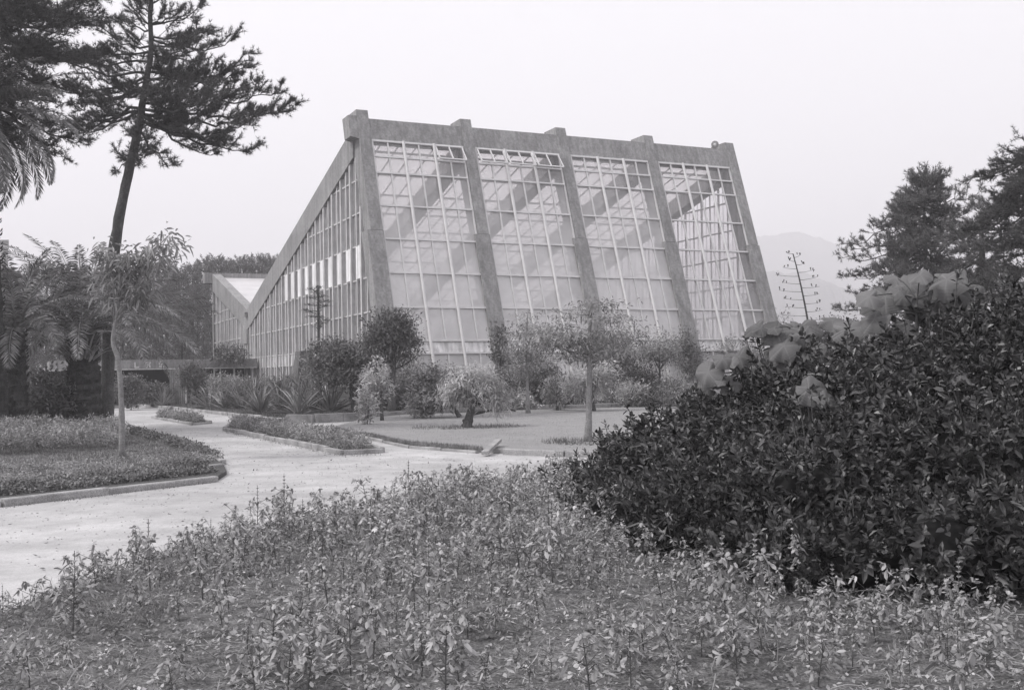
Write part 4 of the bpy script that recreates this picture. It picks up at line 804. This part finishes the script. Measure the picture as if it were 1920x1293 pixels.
# ================================================================== LEFT BED
mb = MB(); poly = px((-280, 866), (-60, 862), (120, 857), (222, 846), (240, 838), (225, 822), (120, 824), (-60, 828), (-280, 832)); pp = sample_poly(poly, 5200); z = rng.uniform(.12, .62, len(pp)) 
hn = .5 + .1 * np.sin(pp[:, 0] * 2.2) + .08 * np.sin(pp[:, 1] * 3 + pp[:, 0]); q = np.column_stack([pp, .08 + hn * rng.uniform(.35, 1, len(pp))]); per = 8
mb.leaves(np.repeat(q, per, 0) + rng.normal(size=(len(q) * per, 3)) * .05, rng.normal(size=(len(q) * per, 3)) + ZU * .6, rng.normal(size=(len(q) * per, 3)) * .5 + ZU, .085, .035, .2, .1, True)
tag(mb.build('low_hedge', L_mid), 'low clipped leafy hedge along the foot of the palms', 'hedge')
def cover(name, poly, n, h, leaf, ln=.07, wd=.035, per=6, simple=True, z0=.08):
    mb = MB(); pp = sample_poly(poly, n); q = np.column_stack([pp, z0 + h * rng.uniform(.1, 1, n) * (1 + .3 * np.sin(pp[:, 0] * 3) * np.sin(pp[:, 1] * 2.3))])
    mb.leaves(np.repeat(q, per, 0) + rng.normal(size=(n * per, 3)) * .04, rng.normal(size=(n * per, 3)) + ZU * .5, rng.normal(size=(n * per, 3)) * .5 + ZU, ln * rng.uniform(.6, 1.3, n * per), wd, .2, .1, simple)
    return tag(mb.build(name, leaf), kind='stuff')
cover('ivy_ground_cover', px((-300, 925), (0, 920), (80, 912), (240, 892), (416, 869), (410, 863), (340, 860), (240, 871), (-60, 892), (-300, 901)), 6000, .05, L_mid, .055, .03)
cover('ivy_strip', px((-300, 962), (0, 940), (200, 919), (404, 894), (380, 884), (240, 900), (60, 924), (-300, 945)), 2600, .05, L_dark, .055, .03)
cover('ivy_edge', px((416, 868), (327, 831), (231, 809), (221, 812), (310, 838), (380, 866)), 1500, .12, L_dark)
def grass(name, poly, n, h, leaf, wd=.012, z0=.1):
    mb = MB(); pp = sample_poly(poly, n); q = np.column_stack([pp, np.full(n, z0)]); mb.needles(q, rng.normal(size=(n, 3)) * .45 + ZU, h * rng.uniform(.5, 1.4, n), wd); return tag(mb.build(name, leaf), kind='stuff')
grass('lawn_grass', LW, 50000, .014, L_grass, .010)
fe = px((612, 808), (700, 825.5), (770, 841), (905, 851), (905, 847), (770, 836), (700, 821), (618, 806)); grass('lawn_edge_grass', fe, 5000, .09, L_dgrass, .014, .07)
for x, y in [(876, 801), (1103, 828)]:
    c = gz(x, y); pl_ = [(c[0] + 1.1 * math.cos(t) * (1.6 if x == 876 else 1), c[1] + 1.1 * math.sin(t), 0) for t in np.linspace(0, 6.28, 12)[:-1]]; grass('rough_grass_ring', pl_, 700, .12, L_dgrass, .014)
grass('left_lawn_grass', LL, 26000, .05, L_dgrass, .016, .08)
cover('long_bed_flowers', px((430, 805), (640, 850), (700, 848), (640, 829), (520, 808), (446, 796)), 2300, .30, L_mid, .08, .035, 7, z0=.06)
cover('island_flowers', px((295, 784), (361, 795), (385, 793), (348, 786), (308, 779)), 700, .26, L_mid, .09, .04, 7, z0=.06)
grass('back_bed_grass', px((230, 760), (316, 764), (430, 777), (540, 790), (590, 790), (690, 784), (690, 776), (560, 772), (430, 764), (316, 754), (230, 756)), 26000, .16, L_dgrass, .025)
cover('back_bed_cover', px((690, 784), (760, 778), (1000, 769), (1240, 762), (1480, 762), (1480, 752), (1240, 752), (1000, 758), (690, 770)), 3500, .25, L_dark, .12, .06, 6)
cover('entrance_cover', px((230, 757), (316, 762), (400, 768), (640, 776), (640, 765), (500, 755), (316, 748), (230, 750)), 4500, .3, L_dark, .14, .06, 6)
# ================================================================== BIG GLOSSY BUSH (right foreground)
def HB(x, ytop, Yd, rxm, rym, zb=0.0):
    top = at(x, ytop, Yd); zt = top[2]; zc = zt * .45; return (np.array([top[0], Yd, zc]), np.array([rxm, rym, zt - zc]), 0)
HBs = [HB(1118, 872, 14.8, .62, .9), HB(1215, 822, 13.6, .75, 1.0), HB(1300, 775, 12.6, .85, 1.1), HB(1400, 735, 11.8, .95, 1.2), HB(1500, 706, 11.2, 1.0, 1.3), HB(1620, 672, 10.8, 1.05, 1.3), HB(1740, 628, 10.4, 1.1, 1.3), HB(1860, 590, 10.2, 1.15, 1.3), HB(1990, 560, 10.0, 1.1, 1.3),
       HB(1185, 905, 12.2, .7, .8), HB(1290, 890, 10.8, .8, .9), HB(1420, 850, 9.9, .85, .9), HB(1560, 800, 9.4, .9, .95), HB(1700, 790, 9.1, .9, .95), HB(1850, 740, 8.9, .95, .95), HB(2000, 700, 8.9, .9, 1.0), HB(1500, 960, 8.9, .7, .6), HB(1330, 960, 9.8, .6, .6), HB(1660, 950, 8.5, .7, .55), HB(1450, 1010, 8.5, .55, .5), HB(1590, 985, 8.1, .6, .5), HB(1760, 930, 7.9, .7, .55), HB(1920, 900, 7.9, .7, .55), HB(1260, 965, 10.2, .55, .5)]
root = thing('glossy_bush', (HBs[5][0][0], 10.5, 0), 'large dark glossy-leaved evergreen bush filling the right foreground', 'bush')
f = MB(); core = MB(); area = [4 * math.pi * ((r[0] * r[1]) ** 1.6 / 3 + (r[0] * r[2]) ** 1.6 / 3 + (r[1] * r[2]) ** 1.6 / 3) ** (1 / 1.6) for _, r, _ in HBs]
PP, NN = [], []
for (c, r, _), ar in zip(HBs, area):
    n = int(ar * 125); d = nrm(rng.normal(size=(n, 3))); k = 1 + .11 * np.sin(d[:, 0] * 7 + c[0] * 3) + .10 * np.sin(d[:, 2] * 9 + c[1]) + rng.uniform(-.2, .08, n) + .10 * np.sin(d[:, 0] * 15 + d[:, 2] * 11 + c[0] * 5); p = c + d * r * k[:, None]
    ok = (p[:, 2] > .12) & ((p - c)[:, 1] < r[1] * .55)
    for (c2, r2, _) in HBs:
        if c2 is c: continue
        ok &= (((p - c2) / r2) ** 2).sum(1) > .62
    PP.append(p[ok]); NN.append(nrm(d[ok] / r)); 
    # solid near-black core: bush shade put into its colour, blocks daylight showing through
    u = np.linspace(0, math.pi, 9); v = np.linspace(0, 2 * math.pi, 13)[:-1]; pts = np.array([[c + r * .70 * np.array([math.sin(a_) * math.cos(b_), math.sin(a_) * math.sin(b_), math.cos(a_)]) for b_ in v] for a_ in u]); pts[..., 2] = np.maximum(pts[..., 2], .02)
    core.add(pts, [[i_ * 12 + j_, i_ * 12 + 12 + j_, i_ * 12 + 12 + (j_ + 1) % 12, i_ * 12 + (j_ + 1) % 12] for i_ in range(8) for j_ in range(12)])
PP, NN = np.concatenate(PP), np.concatenate(NN)
sh = rng.random(len(PP)) < .09; PP[sh] += (NN[sh] * .6 + ZU * .7) * rng.uniform(.06, .26, (sh.sum(), 1)); n = len(PP); per = 9; print('bush clusters', n)
ax = nrm(NN * .8 + rng.normal(size=(n, 3)) * .35 + ZU * .45); r1 = nrm(np.cross(ax, rng.normal(size=(n, 3)))); r2 = np.cross(ax, r1)
ph = (np.arange(per) * 2.4)[None] + rng.uniform(0, 6, (n, 1)); el_ = np.linspace(.25, 1.25, per)[None] + rng.normal(size=(n, per)) * .15
D = (np.cos(ph) * np.cos(el_))[..., None] * r1[:, None] + (np.sin(ph) * np.cos(el_))[..., None] * r2[:, None] + np.sin(el_)[..., None] * ax[:, None]
pos = PP[:, None] + ax[:, None] * (np.linspace(-.05, .05, per)[None, :, None]) + rng.normal(size=(n, per, 3)) * .008
nn = ax[:, None] * .8 - D * .2 + rng.normal(size=(n, per, 3)) * .25
f.leaves(pos.reshape(-1, 3), D.reshape(-1, 3), nn.reshape(-1, 3), np.repeat(rng.uniform(.65, 1.15, n), per) * rng.uniform(.065, .11, n * per), np.repeat(rng.uniform(.7, 1.1, n), per) * rng.uniform(.032, .052, n * per), .2, .15)
tw = MB()
for i_ in np.concatenate([rng.choice(n, 420, False), np.where(sh)[0]]):
    q = PP[i_]; b = q - NN[i_] * rng.uniform(.25, .5) - ZU * .15; tw.tube(bez(b, (b + q) / 2 + rng.normal(size=3) * .03, q, 4), [.009, .008, .006, .004], 4, cap=False)
part(f, 'leaves', L_hedge, root); part(tw, 'twigs', M_bark, root); part(core, 'shade_core', M_dark, root, True)
# ================================================================== BROAD-LEAVED SAPLINGS growing out of the bush
def bigleaf(mb, c, rad, nrm_, tipdir, cup=.25, hole=False):
    nrm_ = nrm(nrm_); td = nrm(tipdir - nrm_ * (tipdir @ nrm_)); sd_ = np.cross(nrm_, td); na, nr = 90, 26; a_ = np.linspace(-math.pi, math.pi, na, endpoint=False)
    prof = (1 + .07 * np.cos(a_ * 5) * (np.abs(a_) < 2.5) + .12 * np.exp(-(a_ / .3) ** 2) - .5 * np.exp(-((np.abs(a_) - math.pi) / .35) ** 2)) * (1 + np.convolve(rng.normal(size=na + 4) * .035, np.ones(5) / 5, 'same')[2:-2])
    ph = rng.uniform(0, 6.28, 3); V = []
    for k in range(nr + 1):
        q = k / nr; rr = rad * q * prof; x, y = rr * np.cos(a_), rr * np.sin(a_)
        z = -cup * rad * q ** 2.2 * (1 + .45 * np.cos(a_ - ph[0]) + .5 * np.cos(2 * a_ - ph[1])) - .035 * rad * np.exp(-(np.minimum(np.abs(((a_ * 5 / 6.2832) % 1)), 1 - ((a_ * 5 / 6.2832) % 1)) / .09) ** 2) * q ** .5 + .05 * rad * q ** 2 * np.sin(a_ * 3 + ph[1]) + .03 * rad * q ** 3 * np.sin(a_ * 9 + ph[2]) + .010 * rad * np.cos(q * 44 + np.cos(a_ * 5) * 3) * q
        V.append(c + x[:, None] * td + y[:, None] * sd_ + z[:, None] * nrm_)
    V = np.array(V); fs = [[k * na + j_, k * na + (j_ + 1) % na, (k + 1) * na + (j_ + 1) % na, (k + 1) * na + j_] for k in range(nr) for j_ in range(na)]
    mb.add(V, fs)
    da = np.abs(((a_ * 5 / 6.2832 + .5) % 1) - .5) * 6.2832 / 5; Q_, A_ = np.meshgrid(np.arange(nr + 1) / nr, da, indexing='ij')
    main = np.exp(-(A_ * Q_ / .035) ** 2); sec = np.exp(-((((Q_ * 8 - A_ * 3.2) % 1) - .5) / .13) ** 2) * .2 * (Q_ > .12)
    mb.vein = np.clip(np.maximum(main * .38, sec), 0, 1).ravel()
BLs = [('pale broad-leaved sapling poking out of the bush at its left, in front of the glass', (1400, 760), (1392, 700), 11.6, [(1328, 698, 33, -.7), (1386, 668, 34, -.2), (1413, 692, 34, -.9), (1355, 672, 22, .3), (1440, 688, 26, -.6), (1370, 720, 24, -.5)]),
       ('broad-leaved sapling in the middle of the row, its leaves hanging over the bush', (1500, 700), (1490, 620), 11.2, [(1455, 622, 34, -.4), (1502, 614, 42, -.1), (1530, 626, 30, .2), (1470, 648, 34, -.6), (1518, 655, 36, -.5), (1420, 612, 30, .1), (1590, 618, 38, .1), (1560, 600, 30, .5), (1452, 664, 22, -1.0), (1585, 640, 30, -.3)]),
       ('tallest broad-leaved sapling rising above the bush in front of the pointed pine', (1720, 680), (1718, 560), 10.6, [(1660, 556, 42, -.2), (1708, 536, 36, -.5), (1736, 574, 52, -.3), (1775, 524, 42, .0), (1812, 540, 40, .2), (1680, 520, 28, .6), (1640, 598, 34, -.2), (1705, 612, 26, -.1), (1668, 620, 24, .2), (1630, 556, 30, .3), (1790, 560, 34, -.4), (1725, 515, 26, .5)]),
       ('single broad leaf lying low among the glossy leaves of the bush', (1520, 770), (1515, 745), 9.95, [(1516, 728, 42, -.1), (1548, 748, 26, -.3)])]
for lab, (x0, y0), (x1, y1), Yd, lv in BLs:
    b = at(x0, y0, Yd); b0 = b * [1, 1, 0] + ZU * .05; tp = at(x1, y1, Yd); rt_ = thing('broad_leaved_sapling', b0, lab, 'sapling', 'broad-leaved saplings growing through the bush'); st = MB(); st.tube(bez(b0, b, tp, 10), np.linspace(.028, .012, 10), 7)
    lv = lv + [(x + rng.uniform(-38, 38), y + rng.uniform(-8, 34), rp * rng.uniform(.45, .8), tl_ + rng.uniform(-.5, .3)) for (x, y, rp, tl_) in lv[:6] if len(lv) > 3 for _ in range(2)]
    for (x, y, rp, tl_) in lv:
        c = at(x, y, Yd + rng.uniform(-.25, .25)); rad = rp * Yd / F; nv = np.array([rng.normal() * .3 + (x - x1) / 200., -.75 + .5 * tl_, .75]); td = nrm(np.array([(x - x1) * .02 + rng.normal() * .4, -.5, -.5]))
        lb = MB(); bigleaf(lb, c, rad * .86, nv, td, rng.uniform(.15, .4)); lo_ = part(lb, 'leaf', L_big, rt_, True); va = lo_.data.attributes.new('vein', 'FLOAT', 'POINT'); va.data.foreach_set('value', lb.vein.astype(np.float32)); t0 = bez(b0, b, tp, 10)[rng.integers(6, 10)]; st.tube(bez(t0, (t0 + c) / 2 + ZU * .08, c - nrm(nv) * .01, 6), np.linspace(.008, .005, 6), 5)
    part(st, 'stem', M_stem, rt_)

def litter(name, poly, n, leaf, ln=.05, z0=.008):
    pp = sample_poly(poly, n); mb = MB(); d = rng.normal(size=(n, 3)); d[:, 2] *= .2; mb.leaves(np.column_stack([pp, np.full(n, z0)]), d, rng.normal(size=(n, 3)) * .25 + ZU, ln * rng.uniform(.5, 1.4, n), ln * .5, .25, 0, True); tag(mb.build(name, leaf), kind='stuff')
be_ = np.array(bed_edge); litter('path_edge_leaves', [tuple(p) for p in be_] + [tuple(p * [1, 1, 1] + [-.1, .8, 0]) for p in be_[::-1]], 1500, L_dark, .045)
litter('fallen_leaves', px((0, 1090), (0, 960), (420, 900), (430, 870), (330, 830), (240, 790), (420, 812), (640, 857), (900, 858), (1100, 865), (700, 930), (400, 1000)), 900, L_dark, .05)
for poly, nm in ((px((-260, 982), (0, 955), (200, 931), (408, 905), (412, 900), (200, 926), (0, 949), (-260, 976)), 'kerb_foot_weeds'), (px((421, 812), (643, 858), (720, 853), (718, 850), (643, 854), (421, 808)), 'bed_foot_weeds')): grass(nm, poly, 500, .05, L_dgrass, .01, .004)
# ================================================================== FOREGROUND BED
def plant_geo(h, seed, spike=False):
    """young bedding plant: angular stem, opposite pairs of pointed drooping leaves, sometimes a seed spike"""
    r = np.random.default_rng(seed); st = MB(); lf = MB(); sk = MB(); lean = r.normal(size=2) * .12 * h
    top = np.array([lean[0], lean[1], h]); path = bez([0, 0, -.01], [lean[0] * .2, lean[1] * .2, h * .5], top, 7); st.tube(path, np.linspace(.0045, .002, 7), 5)
    nodes = int(4 + h * 9); D0, P0 = [], []
    for k in range(nodes):
        t = .28 + .72 * (k + .5) / nodes; c = np.array([np.interp(t, np.linspace(0, 1, 7), path[:, a_]) for a_ in range(3)]); a0 = k * 1.57 + r.uniform(-.4, .4)
        for s_ in range(2):
            a_ = a0 + s_ * math.pi; h_ = np.array([math.cos(a_), math.sin(a_), 0]); pl_ = r.uniform(.015, .05) * (1.3 - t * .6); q = c + h_ * pl_ + ZU * pl_ * .4; st.tube([c, q], [.002, .0015], 3, cap=False)
            P0.append(q); D0.append(h_ + np.array([0, 0, r.uniform(-.55, .35)]))
            if r.random() < .85:
                q2 = q + h_ * r.uniform(.02, .06) + ZU * r.uniform(.01, .05) + r.normal(size=3) * .012; st.tube([c, q2], [.002, .0015], 3, cap=False)
                for _ in range(8): P0.append(q2 + r.normal(size=3) * .008); D0.append(r.normal(size=3) * .7 + h_ * .5)
    for _ in range(3): P0.append(top); D0.append(r.normal(size=3) * .5 + ZU * .3)
    P0, D0 = np.array(P0), np.array(D0); n = len(P0)
    lf.leaves(P0, D0, r.normal(size=(n, 3)) * .4 + ZU, r.uniform(.019, .058, n), r.uniform(.012, .031, n), -.2, .4)
    if spike:
        for w_ in range(4):
            c = top + ZU * (.02 + .028 * w_)
            for a_ in np.linspace(0, 6.28, 5)[:-1] + w_: sk.leaves([c], [[math.cos(a_), math.sin(a_), .9]], [[0, 0, 1.]], .022, .012, .4, 0)
        st.tube([top, top + ZU * .14], [.0028, .002], 4)
    return st, lf, sk
grp = 'young bedding plants of the foreground bed'
protos = []
for k in range(14):
    sp_ = k % 5 == 0; h = [.16, .22, .28, .34, .25, .2, .3][k % 7]; st, lf, sk = plant_geo(h, 100 + k, sp_)
    lab = 'leafy young bedding plant with a thin upright stem in the foreground bed' if not sp_ else 'leafy young bedding plant carrying a beaded seed spike in the foreground bed'
    rt_ = thing('bedding_plant', (0, 0, 0), lab, 'bedding plant', grp if not sp_ else 'spiked bedding plants of the foreground bed'); part(st, 'stem', M_stem, rt_); part(lf, 'leaves', L_bed, rt_)
    if sp_: part(sk, 'seed_spike', L_light, rt_)
    protos.append((rt_, st, lf, sk))
def in_bush(q, s_=1.0):
    r_ = np.zeros(len(q), bool)
    for c, r, _ in HBs: r_ |= ((q[:, 0] - c[0]) / (r[0] * .8)) ** 2 + ((q[:, 1] - c[1]) / (r[1] * .8)) ** 2 < s_
    return r_
cand = sample_poly(FB, 7000); cand = cand[(cand[:, 1] > 4.2)]; cand = cand[~in_bush(cand)]
ang = np.abs(cand[:, 0]) / cand[:, 1]; cand = cand[ang < .58]
# blue-noise thinning, denser far away, thinner on the weedy left side
keep = []; 
for q in cand[rng.permutation(len(cand))]:
    md = .15 if q[1] > 9 else .17
    # the weedy left fringe carries few plants
    edge = min(np.linalg.norm(np.array(bed_edge)[:, :2] - q, axis=1)); fringe = q[1] < 8.5 and q[0] < -1.6 - .0 * q[1]
    pn = math.sin(q[0] * 1.9 + 1.3) * math.sin(q[1] * 1.5 + .4) + .6 * math.sin(q[0] * 4.1 - q[1] * 2.3)
    if pn < -.05: md *= 1.3 + .9 * min(1, -.05 - pn)
    if fringe: md = .42
    if all((q[0] - k_[0]) ** 2 + (q[1] - k_[1]) ** 2 > md * md for k_ in keep): keep.append(q)
keep = np.array(keep); keep = keep[np.argsort(keep[:, 1])]; print('bedding plants', len(keep))
vis = keep[keep[:, 1] > 5.2]; near = vis[:290]; far = vis[290:]
first = set()
for i_, q in enumerate(near):
    k = int(rng.integers(0, 14)); rz = rng.uniform(0, 6.28); s_ = rng.uniform(.55, 1.3)
    if k not in first: o_ = protos[k][0]; o_.location = (q[0], q[1], .02); o_.rotation_euler = (0, 0, rz); o_.scale = (s_,) * 3; first.add(k)
    else: copy_thing(protos[k][0], (q[0], q[1], .02), rz, s_)
ms, ml = MB(), MB()
for q in far:
    k = int(rng.integers(0, 14)); a_ = rng.uniform(0, 6.28); s_ = rng.uniform(.6, 1.35); Rm = np.array([[math.cos(a_), math.sin(a_), 0], [-math.sin(a_), math.cos(a_), 0], [0, 0, 1]]) * s_
    for src, dst in ((protos[k][1], ms), (protos[k][2], ml), (protos[k][3], ml)):
        off = dst.n
        for v in src.v: dst.v.append(v @ Rm + np.array([q[0], q[1], .02])); dst.n += len(v)
        for f_ in src.f: dst.f.append(f_ + off)
for o_ in (ms.build('bedding_plant_stems', M_stem), ml.build('bedding_plants', L_bed)): tag(o_, kind='stuff')
# litter, weeds, grass on the soil
def vis_poly(n):
    p = sample_poly(FB, n * 2); p = p[(p[:, 1] > 4.6) & (np.abs(p[:, 0]) / p[:, 1] < .56)]; return p[rng.random(len(p)) < np.clip((12 / p[:, 1]) ** 1.2, .25, 1)][:n]
pp = vis_poly(24000); n = len(pp); mb = MB(); d = rng.normal(size=(n, 3)); d[:, 2] *= .12; q = np.column_stack([pp, .028 + rng.random(n) * .02]); mb.leaves(q, d, rng.normal(size=(n, 3)) * .2 + ZU, rng.uniform(.04, .16, n), rng.uniform(.003, .008, n), 0, .02, True); tag(mb.build('dry_litter', L_straw), kind='stuff')
pp = vis_poly(16000); n = len(pp); mb = MB(); q = np.column_stack([pp, .03 + rng.random(n) * .04]); per = 3
mb.leaves(np.repeat(q, per, 0) + rng.normal(size=(n * per, 3)) * .02, rng.normal(size=(n * per, 3)) + ZU * .2, rng.normal(size=(n * per, 3)) * .5 + ZU, rng.uniform(.02, .05, n * per), rng.uniform(.012, .028, n * per), -.1, .15, True); tag(mb.build('small_weeds', L_bed), kind='stuff')
fr_poly = [(-9, 3.2, 0), (-9, 6.0, 0)] + [tuple(p) for p in px((-200, 1210), (-40, 1150), (120, 1095), (260, 1055), (400, 1010), (520, 985), (560, 1010), (420, 1060), (330, 1130), (280, 1230), (240, 1330))] + [(-2, 3.6, 0)]
pp = sample_poly(fr_poly, 15000); n = len(pp); q = np.column_stack([pp, np.full(n, .02)]); mb = MB()
keepm = rng.random(n) < .35 + .65 * (np.sin(pp[:, 0] * 2.3 + 1) * np.sin(pp[:, 1] * 1.7) > -.3); q = q[keepm]; n = len(q)
blv = nrm(rng.normal(size=(n, 3)) * .55 + ZU); ln_ = .11 * rng.uniform(.4, 1.6, n); mb.leaves(q, blv, rng.normal(size=(n, 3)), ln_, .005, .2, .35, False); tag(mb.build('weedy_grass', L_grass), kind='stuff')
pp = sample_poly([tuple(p) for p in bed_edge] + [tuple(p * [1, .97, 1]) for p in bed_edge[::-1]], 7000); n = len(pp); q = np.column_stack([pp, np.full(n, .02)]); mb = MB(); mb.leaves(q, rng.normal(size=(n, 3)) * .5 + ZU, rng.normal(size=(n, 3)), .10 * rng.uniform(.4, 1.4, n), .006, .2, .3, False); tag(mb.build('bed_edge_grass', L_dgrass), kind='stuff')
# clods and pebbles
mb = MB()
for p in vis_poly(1100):
     r_ = rng.uniform(.008, .03); c = np.array([p[0], p[1], .02]); o8 = np.array([[-1, -1, -.5], [1, -1, -.5], [1, 1, -.5], [-1, 1, -.5], [-.6, -.6, .6], [.6, -.6, .6], [.6, .6, .6], [-.6, .6, .6]]) * r_ * rng.uniform(.6, 1.3, (8, 3)); mb.box8(c + o8)
tag(mb.build('soil_clods', M_soil), kind='stuff')
pp = sample_poly(path_poly, 26000); pp = pp[(np.abs(pp[:, 0]) / np.maximum(pp[:, 1], 1) < .6) & (pp[:, 1] > 6)][:9000]; n = len(pp); mb = MB(); r_ = rng.uniform(.006, .016, (n, 1)); c = np.column_stack([pp, np.full(n, .004)]); a_ = rng.uniform(0, 6.28, n)
b3 = [c + np.column_stack([np.cos(a_ + k * 2.09), np.sin(a_ + k * 2.09), np.zeros(n)]) * r_ for k in range(3)] + [c + np.column_stack([np.zeros((n, 2)), np.ones(n)]) * r_ * .8]
V = np.stack(b3, 1); i = np.arange(n)[:, None] * 4; mb.add(V.reshape(-1, 3), np.concatenate([i + np.array([0, 1, 3]), i + np.array([1, 2, 3]), i + np.array([2, 0, 3])])); tag(mb.build('path_grit', surf('grit', .3, .4, ((3, .5), (30, .5)), 1, 0)), kind='stuff')

# tangled lying stems and runners
pp = vis_poly(1100); ms = MB()
for p in pp:
    a_ = rng.uniform(0, 6.28); l_ = rng.uniform(.08, .32); e_ = np.array([math.cos(a_), math.sin(a_), 0]) * l_; b0 = np.array([p[0], p[1], .03]); ms.tube(bez(b0, b0 + e_ * .5 + ZU * rng.uniform(.02, .16) + rng.normal(size=3) * .03, b0 + e_ + ZU * rng.uniform(0, .08), 5), [.003, .0028, .0025, .002, .0015], 3, cap=False)
tag(ms.build('tangled_stems', L_straw), kind='stuff')
